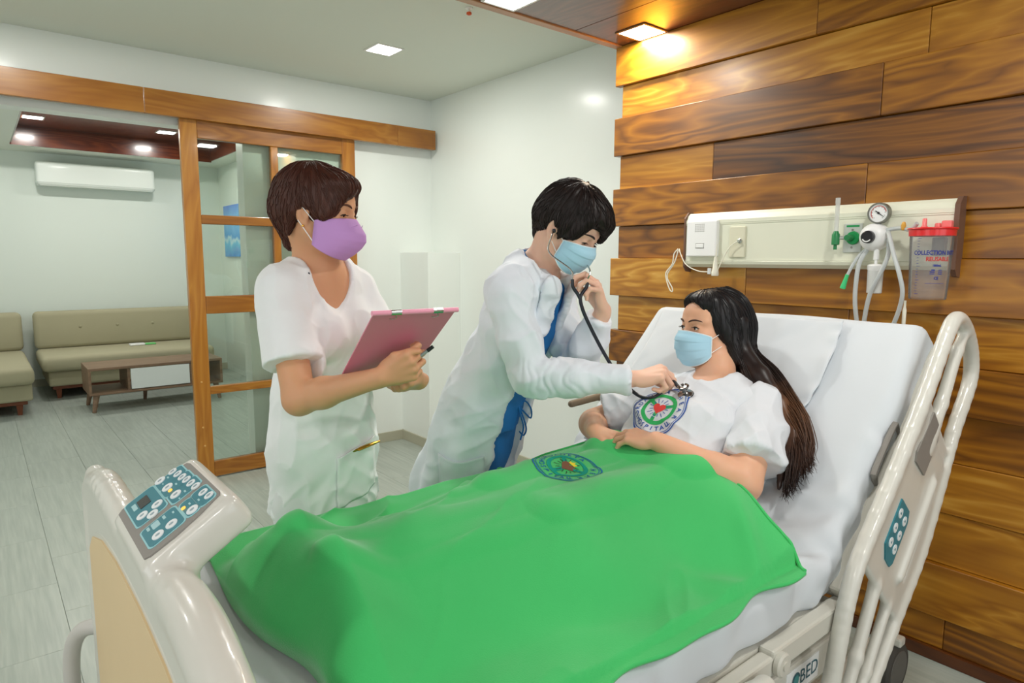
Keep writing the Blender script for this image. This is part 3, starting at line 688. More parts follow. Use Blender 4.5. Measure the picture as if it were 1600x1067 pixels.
# lowered foot-end rail of the same side and the lowered rails of the far side
lr = Solid(); lr.chain([(.50, .60, .50), (.62, .598, .585), (.80, .597, .60), (1.02, .597, .60), (1.13, .598, .578), (1.17, .60, .50), (1.16, .602, .36), (.52, .602, .36), (.50, .60, .50)], [.02]*9, .012); lr.box((.83, .60, .42), (.30, .008, .07), .006, .02)
solid_obj('side_rail', lr, PLAST, bed, .005, it=5)
fr2 = Solid(); fr2.chain([(1.635, 1.655, .884), (1.78, 1.655, .892), (1.81, 1.655, .87), (1.82, 1.655, .60)], [.013]*4, .008)
solid_obj('assist_bar', fr2, mat('rail_taupe', srgb(120, 104, 84), .5), bed, .004, it=1)
MB().box((2.06, .72, .50), (2.09, 1.52, .98), .014).build('headboard', PLAST, bed)

# ---- mattress, its fitted sheet pulled over
mt = Solid(); mt.box((.875, 1.12, .657), (.655, .465, .062), .035, .03)
cB = np.array((1.50, 1.12, .72))+np.array((S2, 0, S2))*.345+np.array((S2, 0, -S2))*.062
mt.box(cB, (.395, .465, .062), .04, .05, np.array([(S2, 0, S2), (0, 1, 0), (-S2, 0, S2)]))
def sheet_folds(V):
    d = fbm(V*np.array((5, 3, 5)), 3, 3)*.003
    fold = np.exp(-((V[:, 0]+V[:, 2]*.0-1.50)/.10)**2); d = d+fold*.010*np.sin(V[:, 1]*34+V[:, 0]*60+fbm(V*7, 2, 5)*3)
    side = np.exp(-((V[:, 1]-.66)/.03)**2); d = d+side*.004*np.sin(V[:, 0]*40+fbm(V*6, 2, 8)*4)
    return d
mto = solid_obj('mattress', mt, SHEET, None, .0085, sheet_folds, it=1)
tag(mto, 'thick hospital mattress under a fitted white sheet', 'mattress')
# folded draw sheet across the raised back
def patch(name, fn, nu, nv, m, parent, th=.003, smooth=True):
    V = []; F = []
    for i in range(nu+1):
        for j in range(nv+1): V.append(fn(i/nu, j/nv))
    for i in range(nu):
        for j in range(nv): F.append((i*(nv+1)+j, (i+1)*(nv+1)+j, (i+1)*(nv+1)+j+1, i*(nv+1)+j+1))
    o = mesh_obj(name, np.array(V), np.array(F), m, parent, smooth)
    if th: md = o.modifiers.new('thickness', 'SOLIDIFY'); md.thickness = th; md.offset = 0
    return o
def ds(a, b):
    s = .10+a*.60; y = .862+.012*math.sin(a*7)+b*(1.52-.862); q = np.array((1.50+S2*s, y, .72+S2*s))
    e = math.exp(-(b/.045)**2)*.007*(1+.5*math.sin(a*46+math.sin(a*13)*2)); rid = .006*float(fbm(np.array([[a*3, b*4.2+a*1.2, 1.]]), 3, 21)[0])
    return q+np.array((-S2, 0, S2))*(.007+e+abs(rid)*1.1)
patch('draw_sheet', ds, 60, 80, SHEET, mto, .002)
# ================================================================== people: shared builders
def skin_mat(name, c, red):
    m = mat(name, c, .48, sss=.25, bump=.05, bscale=350, var=.05, vscale=14, spec=.4); return m
class Frame:
    """a small right-handed frame: x to the figure's right, y forward, z up"""
    def __init__(s, c, fwd, up=(0, 0, 1), k=1.0): s.c = np.array(c, float); s.M = axes(fwd, up); s.k = k
    def p(s, x, y, z): return s.c+s.k*(s.M[0]*x+s.M[1]*y+s.M[2]*z)
    def loc(s, V): return (V-s.c) @ s.M.T/s.k
def head_solid(S, H, eye_open=1.0, lid_drop=0.0):
    k = H.k; M = H.M
    E = lambda c, r, kk=.012, op='add': S.ell(H.p(*c), np.array(r)*k, kk*k, M, op)
    Cn = lambda a, b, ra, rb, kk=.01, op='add': S.cone(H.p(*a), H.p(*b), ra*k, rb*k, kk*k, op=op)
    E((0, -.014, .034), (.074, .094, .080), .02)                    # skull
    E((0, .030, -.028), (.060, .064, .084), .03)                    # face
    E((0, .056, .040), (.056, .034, .040), .03)                     # forehead
    for s in (-1, 1):
        Cn((s*.056, .002, -.05), (s*.020, .066, -.098), .020, .015, .025)   # jaw
        E((s*.040, .062, -.024), (.024, .026, .022), .022)          # cheek
        Cn((s*.012, .088, .020), (s*.050, .068, .022), .008, .007, .014)    # brow ridge
    Cn((0, .072, -.098), (0, .074, -.100), .017, .016, .02)         # chin
    for s in (-1, 1): E((s*.031, .0985, .003), (.020, .016, .012), .012, 'sub')   # eye hollows
    Cn((0, .090, .008), (0, .109, -.030), .0075, .0105, .010); Cn((0, .106, -.034), (0, .100, -.037), .0115, .010, .008)
    for s in (-1, 1): E((s*.012, .094, -.036), (.0085, .011, .008), .006)
    E((0, .091, -.062), (.024, .010, .006), .006); E((0, .089, -.073), (.021, .010, .007), .006)   # lips
    S.cone(H.p(-.022, .105, -.0675), H.p(.022, .105, -.0675), .0016*k, .0016*k, .003, op='sub')
    for s in (-1, 1):
        E((s*.031, .0775, .003), (.0145, .0145, .0135), .005)       # lids over the eyeball
        E((s*.031, .0935, .002-lid_drop), (.0135, .0085, .0044*eye_open), .0015, 'sub')
        S.ell(H.p(s*.076, -.006, -.010), np.array((.0075, .019, .031))*k, .007, (H.M @ np.eye(3)).copy(), 'add')   # ear
        S.ell(H.p(s*.083, .000, -.008), np.array((.006, .010, .018))*k, .003, H.M, 'sub')
        E((s*.075, .001, -.036), (.006, .010, .010), .005)
    return S
def face_bits(root, H, gaze=(0, 1, 0), brow=None, brow_mat=None, lash=None, lid_drop=0.0):
    k = H.k; W = mat('eye_white', srgb(235, 232, 228), .15); I = mat('iris', srgb(46, 26, 16), .1); g = np.array(gaze, float); g /= np.linalg.norm(g)
    for s in (-1, 1):
        c = np.array((s*.031, .0772, .003))
        S = Solid().ell(H.p(*c), np.array((.0125,)*3)*k, .001, H.M); V, F = S.mesh(.0022); e = mesh_obj('eye', relax(V, F, 1), F, W, root, True)
        S = Solid().ell(H.p(*(c+g*.0062)), np.array((.0074,)*3)*k, .001, H.M); V, F = S.mesh(.0014); mesh_obj('iris', relax(V, F, 1), F, I, e, True)
        pts = [H.p(s*(.031+t), .0915-abs(t)*.22-(t*t)*18, .0068-lid_drop-t*t*22) for t in np.linspace(-.0125, .015, 7)]
        MB().tube(pts, [.0004, .0011, .0014, .0015, .0015, .0013, .0005], 6, 3).build('eyelash', lash, root, True)
        for t in np.linspace(-.008, .014, 9):
            b = H.p(s*(.031+t), .0925-abs(t)*.22-(t*t)*18, .0062-lid_drop-t*t*22); MB().tube([b, b+H.M[1]*.004+H.M[0]*s*t*.15-H.M[2]*.0012, b+H.M[1]*.0072+H.M[0]*s*t*.35+H.M[2]*.0008], [.0005, .0004, .0001], 4).build('eyelash', lash, root)
        pts = [H.p(s*x, y, z) for x, y, z in ((.012, .0985, .021), (.022, .0975, .0255), (.034, .0925, .0275), (.046, .0835, .0255), (.054, .075, .021))]
        V, F = tube_mesh(pts, [.0024, .0038, .0036, .0024, .0006], 8, 4, flat=.7); mesh_obj('eyebrow', V, F, brow_mat, root, True)
def head_hair(H, shapes, cuts, crown, amp=.0026, freq=13, h=.0042, extra=None, nfine=44):
    S = Solid()
    for kind, *a in shapes:
        if kind == 'e': S.ell(H.p(*a[0]), np.array(a[1])*H.k, (a[2] if len(a) > 2 else .025), H.M)
        else: S.cone(H.p(*a[0]), H.p(*a[1]), a[2]*H.k, a[3]*H.k, a[4] if len(a) > 4 else .02)
    for c, r, kk in cuts: S.ell(H.p(*c), np.array(r)*H.k, kk, H.M, 'sub')
    V, F = S.mesh(h); V = relax(V, F, 2); N = vnormals(V, F); L = H.loc(V)
    q = L-np.array(crown); az = np.arctan2(q[:, 0], q[:, 1]); d = np.linalg.norm(q, axis=1)
    P1 = np.stack([np.cos(az)*freq*.5, np.sin(az)*freq*.5, d*5], 1); P2 = np.stack([np.cos(az)*nfine*.5, np.sin(az)*nfine*.5, d*9], 1)
    w = np.clip(d/.05, .15, 1)
    V = V+N*((fbm(P1, 2, 5)*amp+fbm(P2, 2, 9)*amp*.45)*w)[:, None]
    return V, F
def strand_tubes(paths, r0, n=4, sub=0, taper=.25):
    Vs = []; Fs = []; b = 0
    for P in paths:
        P = np.asarray(P, float)
        if sub: P = catmull(P, sub)
        m = len(P); T = np.gradient(P, axis=0); T /= np.linalg.norm(T, axis=1)[:, None]+1e-9
        ref = np.array((.3, .5, .8)); N = np.cross(T, ref); N /= np.linalg.norm(N, axis=1)[:, None]+1e-9; B = np.cross(T, N)
        R = r0*(1-(1-taper)*np.linspace(0, 1, m)**2.5); R[0] *= .5
        ang = np.arange(n)*2*PI/n
        V = P[:, None]+R[:, None, None]*(N[:, None]*np.cos(ang)[None, :, None]+B[:, None]*np.sin(ang)[None, :, None])
        V = V.reshape(-1, 3); i = np.arange(m-1)[:, None]*n; a = np.arange(n)[None]; a2 = (a+1) % n
        F = np.stack([i+a, i+a2, i+n+a2, i+n+a], -1).reshape(-1, 4)
        Vs.append(V); Fs.append(F+b); b += len(V)
    return np.concatenate(Vs), np.concatenate(Fs)
def surface_strands(name, V, F, H, crown, m, parent, n, length, r0, seed=3, lift=.0012, grav=.0):
    """fine locks lying along a hair mass, running away from the crown"""
    rng = np.random.default_rng(seed); N = vnormals(V, F); bv = BVHTree.FromPolygons([tuple(v) for v in V], [tuple(int(i) for i in f) for f in F])
    C = H.p(*crown); paths = []
    idx = rng.integers(0, len(V), n)
    for i in idx:
        p = Vector(V[i]); nn = Vector(N[i]); P = [p+nn*lift]; L = length*(.6+.8*rng.random()); st = 7
        jit = (rng.random()-.5)*.5; side = None
        for k in range(st):
            away = p-Vector(C); d = away-nn*away.dot(nn)
            if d.length < 1e-4: break
            d.normalize(); side = nn.cross(d); d = (d+side*jit*.35-Vector(H.M[2])*grav).normalized()
            h = bv.find_nearest(p+d*L/st)
            if h[0] is None: break
            p, nn = h[0], h[1]; P.append(p+nn*(lift*(1-.4*k/st)))
        if len(P) > 3: paths.append([q[:] for q in P])
    SV, SF = strand_tubes(paths, r0, 4, 2, .2); return mesh_obj(name, SV, SF, m, parent, True)
def mask_patch(root, H, yc, cloth, top=.008, bot=-.112, side=(-.002, -.082), pleats=True, nose_w=.073, ridge=0, name='face_mask', yside=.03):
    bs = np.linspace(0, 1, len(yc))
    def fn(a, b):
        a = a*2-1; th = a*1.35; x = nose_w*math.sin(th)/math.sin(1.35); c = math.cos(th)/1.0; cc = (c-math.cos(1.35))/(1-math.cos(1.35))
        yy = yside+(float(np.interp(b, bs, yc))-yside)*cc**.8; zt = side[0]+(top-side[0])*cc**.7; zb = side[1]+(bot-side[1])*cc**.7
        z = zt+(zb-zt)*b; n = 0
        if pleats and .06 < b < .92: q = (b*3.6) % 1; n = .0032*(q-.5)*min(1, 2*(1-abs(a)))
        yy += n; yy += ridge*math.exp(-(a/.12)**2)
        return H.p(x*(1+.02*n*300), yy, z)
    o = patch(name, fn, 44, 40, cloth, root, .0012)
    if pleats:
        bm = mat('mask_binding', srgb(226, 238, 244), .8)
        for pts in ([fn(a, 0) for a in np.linspace(0, 1, 21)], [fn(a, 1) for a in np.linspace(0, 1, 21)], [fn(0, b) for b in np.linspace(0, 1, 9)], [fn(1, b) for b in np.linspace(0, 1, 9)]):
            MB().tube(pts, .0017, 6).build('binding', bm, o, True)
    return o
def loops(root, H, side=(-.002, -.082), r=.0011, m=None, yside=.03, w=.073, parent=None, ear_y=-.014):
    for s in (-1, 1):
        for z0, z1 in ((side[0]-.004, .012), (side[1]+.006, -.030)):
            MB().tube([H.p(s*w, yside, z0), H.p(s*(w+.004), (yside+ear_y)*.5, (z0+z1)*.5), H.p(s*(w+.008), ear_y, z1)], r, 6, 4).build('ear_loop', m, parent or root, True)
def hand_solid(S, wrist, d, palm, side, curls, thumb=None, k=1.0, spread=(.10, .03, -.04, -.12)):
    d = np.array(d, float); d /= np.linalg.norm(d); n = -np.array(palm, float); n -= d*(n@d); n /= np.linalg.norm(n); t = np.cross(n, d)*side
    w0 = np.array(wrist, float); P = lambda x, y, z: w0+k*(t*x+d*y+n*z)
    S.cone(P(.0, -.01, 0), P(.0, .012, 0), .0225*k, .022*k, .012, n, .72)
    KN = ((.027, .084, .003), (.0065, .089, .0055), (-.0135, .084, .0035), (-.0315, .073, -.001)); LEN = ((.041, .024, .019), (.045, .028, .020), (.041, .026, .019), (.031, .019, .017))
    for q in KN: S.cone(P(q[0]*.45, .012, -.001), P(*q), .0135*k, .0112*k, .010)
    S.ell(P(-.002, .047, -.005), np.array((.036, .046, .0125))*k, .008, np.array([t, d, n]))
    S.ell(P(.022, .032, -.012), np.array((.013, .028, .013))*k, .010, np.array([t, d, n]))
    S.ell(P(-.026, .036, -.010), np.array((.010, .028, .011))*k, .010, np.array([t, d, n]))
    tips = []
    for i, (q, L, cu) in enumerate(zip(KN, LEN, curls)):
        p = P(*q); a = 0; rad = (.0092, .0084, .0077, .0066) if i < 3 else (.008, .0073, .0067, .0058)
        sx = spread[i]
        for j in range(3):
            a += math.radians(cu[j]); dv = d*math.cos(a)-n*math.sin(a)+t*sx*math.cos(a); dv /= np.linalg.norm(dv)
            e = p+dv*L[j]*k; S.cone(p, e, rad[j]*k, rad[j+1]*k, .0032); p = e
        tips.append(p)
    th = thumb or ((.020, .020, -.008), (.040, .046, -.016), (.047, .074, -.022), (.043, .096, -.028))
    R = (.0130, .0112, .0098, .0080)
    for j in range(3): S.cone(P(*th[j]), P(*th[j+1]), R[j]*k, R[j+1]*k, .006 if j == 0 else .0035)
    return S, tips, P
FIST = ((62, 85, 55), (68, 88, 58), (70, 90, 58), (70, 90, 55)); RELAX = ((22, 30, 18), (26, 34, 20), (30, 38, 22), (34, 40, 24))
def arm_solid(S, sh, el, wr, r=(.047, .039, .035, .037, .0235), kk=.02, flat=None):
    sh, el, wr = [np.array(p, float) for p in (sh, el, wr)]
    S.cone(sh, el, r[0], r[1], kk); m = el+(wr-el)*.30; S.cone(el, m, r[2], r[3], kk); S.cone(m, wr, r[3], r[4], kk); return S
def cloth_folds(dirs, seed=0, fine=.0004):
    """dirs: list of (fold-running direction, waves per metre, amplitude)"""
    def f(V):
        d = np.zeros(len(V))
        for i, (dv, fr, am) in enumerate(dirs):
            M = axes(dv, (0.31, .22, .9) if abs(np.array(dv)[2])/np.linalg.norm(dv) < .9 else (1, .2, 0))
            L = V @ M.T; P = np.stack([L[:, 0]*fr, L[:, 1]*fr*.16, L[:, 2]*fr], 1)
            n = vnoise(P+vnoise(V*9, seed+50+i)[:, None]*.25, seed+i*7); d += am*(1.5*np.clip(1-np.abs(n)*1.5, 0, 1)**1.5-.30)
        return d+fbm(V*60, 2, seed+3)*fine
    return f
def shell_patch(name, bvh, fn, nu, nv, m, parent, off, th=.0016, wdir=None, reach=.2):
    """a piece of cloth laid on a garment: fn(a,b) gives a point near it, wdir the direction it faces"""
    W = Vector(wdir).normalized()
    def g(a, b):
        p = Vector(fn(a, b)); h = bvh.ray_cast(p+W*reach, -W, reach*2)
        q = h[0] if h[0] is not None else p
        return np.array(q+W*(off if np.isscalar(off) else off(a, b)))
    return patch(name, g, nu, nv, m, parent, th)
# ================================================================== person with the clipboard
SK1 = skin_mat('skin_tan', srgb(214, 160, 122), .1)
TUNIC = mat('tunic_cotton', srgb(238, 241, 242), .85, bump=.05, bscale=1200, sheen=.08)
HAIR1 = mat('hair_brown', srgb(76, 44, 34), .46, var=.45, vscale=60, spec=.35, stretch=(1, 1, .25))
n1 = empty('person', (.77, 1.80, 0), 'standing person with short brown hair, lilac mask and white tunic', 'person')
N1F = np.array((.36, -.93, 0)); N1F = N1F/np.linalg.norm(N1F); N1R = np.array((-.93, -.36, 0)); N1R /= np.linalg.norm(N1R)
H1 = Frame((.738, 1.735, 1.528), (.660, -.750, -.15), k=1.0)
shR, elR, wrR = np.array((.632, 1.750, 1.305)), np.array((.622, 1.620, 1.042)), np.array((.757, 1.430, 1.112))
shL, elL, wrL = np.array((.890, 1.850, 1.300)), np.array((.960, 1.720, 1.05)), np.array((.905, 1.500, 1.075))
C1 = lambda z, dy=0: np.array((.764, 1.80+dy, z))
def torso1(S, g, top=True):
    S.chain([C1(1.30), C1(1.22), C1(1.10), C1(.97), C1(.86)], [.125+g, .136+g, .124+g, .134+g, .148+g], .03, N1F, .66)
    S.cone(C1(1.335), shR+np.array((.012, 0, .012)), .058+g, .050+g, .03); S.cone(C1(1.335), shL+np.array((-.012, 0, .012)), .058+g, .050+g, .03)
    for s in (-1, 1): S.ell(C1(1.195)+N1F*.070+N1R*s*.068, (.060+g, .050+g, .058+g), .04)
    return S
b = Solid(); head_solid(b, H1, .55, .0045)
b.chain([H1.p(0, -.030, -.055), (.750, 1.775, 1.375), (.765, 1.795, 1.30)], [.054, .053, .06], .025)
torso1(b, 0); hv, hf = b.mesh(.0032, lo=np.array((.5, 1.5, 1.18))); hv = relax(hv, hf, 1)
t = torso1(Solid(), -.004)
for s in (-1, 1):
    q = N1R*s*.085; t.chain([C1(.86)+q, C1(.48)+q*.95, C1(.10)+q*.9+np.array((0, .02, 0))], [.088, .055, .038], .03); t.cone(C1(.04)+q*.9+np.array((0, .03, 0)), C1(.03)+q+N1F*.14, .036, .028, .02)
tv, tf = t.mesh(.009)
a = arm_solid(Solid(), shR, elR, wrR, (.047, .041, .038, .038, .0245))
hd_ = (wrR-elR)/np.linalg.norm(wrR-elR)
hand_solid(a, wrR, hd_+np.array((.10, .12, .12)), (.45, .80, .10), 1, ((48, 62, 35), (60, 70, 42), (66, 74, 44), (70, 76, 44)), ((.020, .020, -.008), (.034, .052, -.006), (.030, .086, -.004), (.022, .112, -.006)), 1.0)
av, af = a.mesh(.0028); av = relax(av, af, 1)
a2 = arm_solid(Solid(), shL, elL, wrL, (.046, .040, .036, .037, .0245))
hand_solid(a2, wrL, np.array((-.80, -.42, .02)), (-.2, .35, .9), -1, FIST, ((.018, .022, -.010), (.034, .046, -.020), (.030, .066, -.032), (.014, .078, -.038)), .97)
a2v, a2f = a2.mesh(.0028); a2v = relax(a2v, a2f, 1)
V, F = join_vf([(hv, hf), (tv, tf), (av, af), (a2v, a2f)]); mesh_obj('body', V, F, SK1, n1, True)
LASH = mat('lash_dark', srgb(24, 18, 16), .6); BROW1 = mat('brow_brown', srgb(96, 62, 46), .8)
face_bits(n1, H1, (0, .9, -.5), brow_mat=BROW1, lash=LASH, lid_drop=.0045)
# hair: side-swept crop, full at the back, tapered nape, ear free
V, F = head_hair(H1, [('e', (0, -.022, .046), (.086, .106, .086)), ('e', (0, -.062, .010), (.076, .064, .078), .03), ('c', (0, -.078, -.015), (0, -.062, -.088), .056, .030, .03), ('e', (.058, .020, .020), (.030, .062, .050), .02), ('e', (-.058, .020, .018), (.030, .060, .050), .02), ('e', (.012, .058, .078), (.066, .050, .032), .03),
    ('c', (.035, .085, .062), (.066, .052, -.006), .019, .010, .02), ('c', (-.045, .07, .055), (-.072, .045, .0), .017, .010, .02), ('c', (.068, .018, .0), (.078, .012, -.018), .012, .005, .015), ('c', (.066, -.045, -.01), (.060, -.050, -.070), .018, .008, .02), ('c', (-.066, -.045, -.01), (-.060, -.050, -.070), .018, .008, .02)],
    [((-.012, .128, .008), (.060, .046, .052), .012), ((0, .10, -.062), (.09, .10, .060), .015), ((.094, .000, -.030), (.030, .030, .036), .008), ((-.094, .000, -.030), (.030, .030, .036), .008)], (.01, -.035, .13), .0034, 15)
hair1 = mesh_obj('hair', V, F, HAIR1, n1, True)
surface_strands('hair_strand_layer', V, F, H1, (.01, -.035, .13), HAIR1, hair1, 900, .055, .0012)
LILAC = mat('lilac_mask', srgb(196, 150, 212), .8, bump=.05, bscale=500); LOOPW = mat('loop_white', srgb(240, 240, 238), .7)
mk = mask_patch(n1, H1, [.105, .122, .138, .141, .130, .112, .088], LILAC, -.006, -.120, (-.024, -.088), False, .076, .003, yside=.028)
for s in (-1, 1): MB().tube([H1.p(s*.074, .036, -.038), H1.p(s*.050, .100, -.034), H1.p(s*.016, .1235, -.020)], .0009, 5, 4).build('seam', LILAC, mk)
loops(n1, H1, (-.026, -.086), .0013, LOOPW, .030, .075, mk)
for s in (-1, 1): MB().lathe([(.0005, -.0035), (.003, -.002), (.0036, 0), (.003, .002), (.0005, .0035)], Matrix.Translation(H1.p(s*.082, .001, -.043)), 12).build('earring', mat('gold', srgb(226, 178, 84), .25, 1), n1, True)
# tunic
tn = Solid(); torso1(tn, .013)
tn.chain([C1(1.0), C1(.86), C1(.68)], [.150, .162, .170], .03, N1F, .76)
ud = (elR-shR)/np.linalg.norm(elR-shR); ud2 = (elL-shL)/np.linalg.norm(elL-shL)
tn.cone(shR+np.array((.0, 0, .004)), shR+ud*.20, .066, .078, .03); tn.cone(shL+np.array((0, 0, .004)), shL+ud2*.20, .064, .074, .03)
cut = Solid(); cut.chain([H1.p(0, -.02, -.04), (.752, 1.78, 1.40), (.760, 1.77, 1.345)], [.066, .068, .066], .02)
cut.chain([(.765, 1.75, 1.37), (.775, 1.66, 1.285), (.785, 1.63, 1.222)], [.066, .042, .006], .02); cut.chain([(.765, 1.72, 1.37), (.778, 1.60, 1.29), (.788, 1.57, 1.222)], [.066, .05, .010], .02)
tn.sub(cut, .004)
tn.plane(C1(.680), (0, 0, -1), .003)
slab_ = Solid().cone(shR+ud*.190, shR+ud*.60, .15, .20, .01); slab2 = Solid().cone(shL+ud2*.185, shL+ud2*.60, .15, .20, .01)
# sleeve ends: cut beyond the hem, keeping the trunk
def sleeve_cut(S, p, dv, rad):
    M = axes(dv, (0.1, .2, 1)); S.box(np.array(p)+np.array(dv)*.10, (rad, .10, rad), .002, .002, M, 'sub')
sleeve_cut(tn, shR+ud*.186+np.array((-.045, -.02, 0)), ud, .10)
sl_ = Solid().cone((.700, 1.62, .60), (.700, 1.62, .775), .012, .001, .002); tn.sub(sl_, .002)
f1 = cloth_folds([((.1, .1, 1), 15, .0055), ((.5, -.5, .7), 22, .004), ((-.3, -.6, .7), 18, .004)], 31)
def f1b(V):
    low = np.clip((1.05-V[:, 2])/.35, 0, 1); return f1(V)*(.45+.7*low)
tuo = solid_obj('tunic', tn, TUNIC, n1, .0042, f1b, it=1)
bv1 = bvh_of(tuo); FD = (.05, -1, .0)
pk = shell_patch('pocket', bv1, lambda a, b: (.735+a*.150, 1.6, .885-b*.150-.028*(1-a)), 24, 24, TUNIC, tuo, lambda a, b: .0035 if b > .02 else .006, .002, FD)
sm = [bv1.ray_cast(Vector(p)+Vector((-.3, -.5, .35)), Vector((.3, .5, -.35)), 2)[0] for p in ((.700, 1.715, 1.352), (.706, 1.700, 1.334))]
if all(q is not None for q in sm): MB().tube([q+Vector((-.3, -.5, .35))*.004 for q in sm], .0020, 6).build('stitch_mark', mat('stitch_dark', srgb(60, 66, 74), .8), tuo)
# trousers and shoes
tr1 = Solid()
for s in (-1, 1):
    q = N1R*s*.085; tr1.chain([C1(.86)+q*.7, C1(.70)+q, C1(.45)+q, C1(.09)+q+np.array((0, .02, 0))], [.095, .086, .078, .072], .02)
tr1.plane(C1(.075), (0, 0, -1), .003)
solid_obj('trousers', tr1, mat('trouser_white', srgb(226, 229, 230), .85), n1, .008, cloth_folds([((0, .1, 1), 12, .003)], 5), it=1)
for s in (-1, 1):
    q = N1R*s*.08; S = Solid(); S.ell(C1(.05)+q+N1F*.03+np.array((0, .02, 0)), (.046, .075, .045), .03); S.ell(C1(.035)+q+N1F*.11, (.044, .075, .032), .03); S.plane(C1(.002), (0, 0, -1), .002)
    solid_obj('shoe', S, mat('shoe_white', srgb(232, 232, 230), .5), n1, .006)
# pen clipped in the tunic pocket
pp = empty('pen', (.78, 1.64, .87), 'gold pen clipped in the tunic pocket', 'pen')
pc = bv1.ray_cast(Vector((.815, 1.3, .868)), Vector((0, 1, 0)), 1)[0]; pc = np.array(pc) if pc is not None else np.array((.815, 1.63, .868))
GOLD = mat('gold_pen', srgb(196, 150, 70), .25, .9)
MB().tube([pc+np.array((-.055, -.006, -.012)), pc+np.array((.040, -.010, .006)), pc+np.array((.058, -.010, .009))], [.0045, .0048, .003], 10).build('barrel', GOLD, pp, True)
MB().box((-.03, -.003, -.0015), (.02, .001, .0015), .0008, Matrix.Translation(pc+np.array((.018, -.013, .000))) @ Matrix.Rotation(-.2, 4, 'Y')).build('clip', GOLD, pp)
# pink clipboard held against the forearm
PINK = mat('clipboard_pink', srgb(226, 132, 158), .45, coat=.1); PINKR = mat('clip_rod_pink', srgb(244, 160, 186), .4)
cb0 = empty('clipboard', (.82, 1.48, 1.08), 'pink clipboard with two steel clips held by the person in the tunic', 'clipboard')
TL_ = np.array((.690, 1.335, 1.278)); ex = np.array((.998, -.058, 0)); ey = np.array((.012, .236, -.190)); ey -= ex*(ey@ex); ey /= np.linalg.norm(ey); Lh = .30
en = np.cross(ex, ey); en = en if en[2] < 0 else -en
CBM = Matrix([(ex[i], ey[i], en[i], TL_[i]) for i in range(3)]+[(0, 0, 0, 1)])
Wd = .215
bd = MB(); bd.prism([(-.0, 0), (Wd, 0), (Wd-.005, Lh), (.005-.0, Lh)], -.0016, .0016, CBM); bd = bd.build('board', PINK, cb0)
MB().tube([(CBM @ Vector((-.004, 0, 0)))[:], (CBM @ Vector((Wd+.006, 0, 0)))[:]], .0062, 12).build('edge_rod', PINKR, cb0, True)
for x in (.055, .165):
    MB().tube([(CBM @ Vector((x-.013, 0, 0)))[:], (CBM @ Vector((x+.013, 0, 0)))[:]], .0069, 12).build('clip', mat('chrome', srgb(205, 208, 205), .2, 1), cb0, True)
    MB().tube([(CBM @ Vector(p))[:] for p in ((x, .004, .006), (x+.004, .012, .007), (x-.002, .020, .005), (x-.010, .019, .004))], .0011, 6, 3).build('spring', MATS['chrome'], cb0, True)
# black pen between thumb and board
pn = empty('pen', (.85, 1.40, 1.16), 'black pen held against the pink clipboard', 'pen')
p0, p1 = np.array((.820, 1.385, 1.150)), np.array((.858, 1.352, 1.188))
MB().tube([p0, p0+(p1-p0)*.75], .0042, 10).build('barrel', mat('pen_clear', srgb(150, 160, 158), .2), pn, True); MB().tube([p0+(p1-p0)*.72, p1], [.0052, .0046], 10).build('cap', mat('pen_black', srgb(28, 30, 34), .35), pn, True)
# ================================================================== person in the white coat
SK2 = skin_mat('skin_fair', srgb(232, 188, 164), .1)
COAT = mat('coat_poplin', srgb(228, 235, 242), .8, bump=.05, bscale=1200, sheen=.05)
SCRUB = mat('scrub_blue', srgb(24, 110, 176), .8, bump=.08, bscale=1300)
HAIR2 = mat('hair_black', srgb(34, 26, 24), .46, var=.4, vscale=60, spec=.3)
n2 = empty('person', (1.29, 1.82, 0), 'person in a white coat over blue scrubs bending to listen with a stethoscope', 'person')
DF = np.array((.35, -.94, 0)); DF /= np.linalg.norm(DF); DR = np.array((DF[1], -DF[0], 0))
H2 = Frame((1.406, 1.448, 1.500), (.250, -.760, -.56), k=1.0)
NB = np.array((1.375, 1.560, 1.350))
AX = [np.array(p) for p in ((1.372, 1.575, 1.300), (1.358, 1.610, 1.200), (1.338, 1.670, 1.060), (1.315, 1.735, .920), (1.300, 1.775, .800))]
dR, dE, dW = np.array((1.226, 1.515, 1.292)), np.array((1.250, 1.435, 1.055)), np.array((1.440, 1.212, 1.062))
lS, lE, lW = np.array((1.515, 1.625, 1.290)), np.array((1.470, 1.470, 1.045)), np.array((1.462, 1.350, 1.250))
def torso2(S, g):
    S.chain(AX, [.122+g, .136+g, .124+g, .136+g, .152+g], .03, DF, .68)
    S.cone(NB-np.array((0, 0, .02)), dR+np.array((.015, .01, .012)), .055+g, .050+g, .03); S.cone(NB-np.array((0, 0, .02)), lS+np.array((-.015, 0, .012)), .055+g, .050+g, .03)
    return S
b = Solid(); head_solid(b, H2, .5, .004); b.chain([H2.p(0, -.030, -.055), (1.380, 1.540, 1.375), NB-np.array((0, 0, .05))], [.052, .053, .06], .025); torso2(b, 0)
hv, hf = b.mesh(.0032, lo=np.array((1.1, 1.2, 1.22))); hv = relax(hv, hf, 1)
t = torso2(Solid(), -.006)
LEG = []
for s in (-1, 1):
    q = DR*s*.085; L = [AX[4]+q, np.array((1.275, 1.815, .46))+q, np.array((1.27, 1.86, .10))+q]; LEG.append(L); t.chain(L, [.088, .055, .038], .03); t.cone(L[2]-np.array((0, 0, .06)), L[2]+DF*.14-np.array((0, 0, .07)), .034, .027, .02)
tv, tf = t.mesh(.009)
a = arm_solid(Solid(), dE, dE+(dW-dE)*.5, dW, (.036, .034, .034, .034, .0245))
hdv = (dW-dE)/np.linalg.norm(dW-dE)
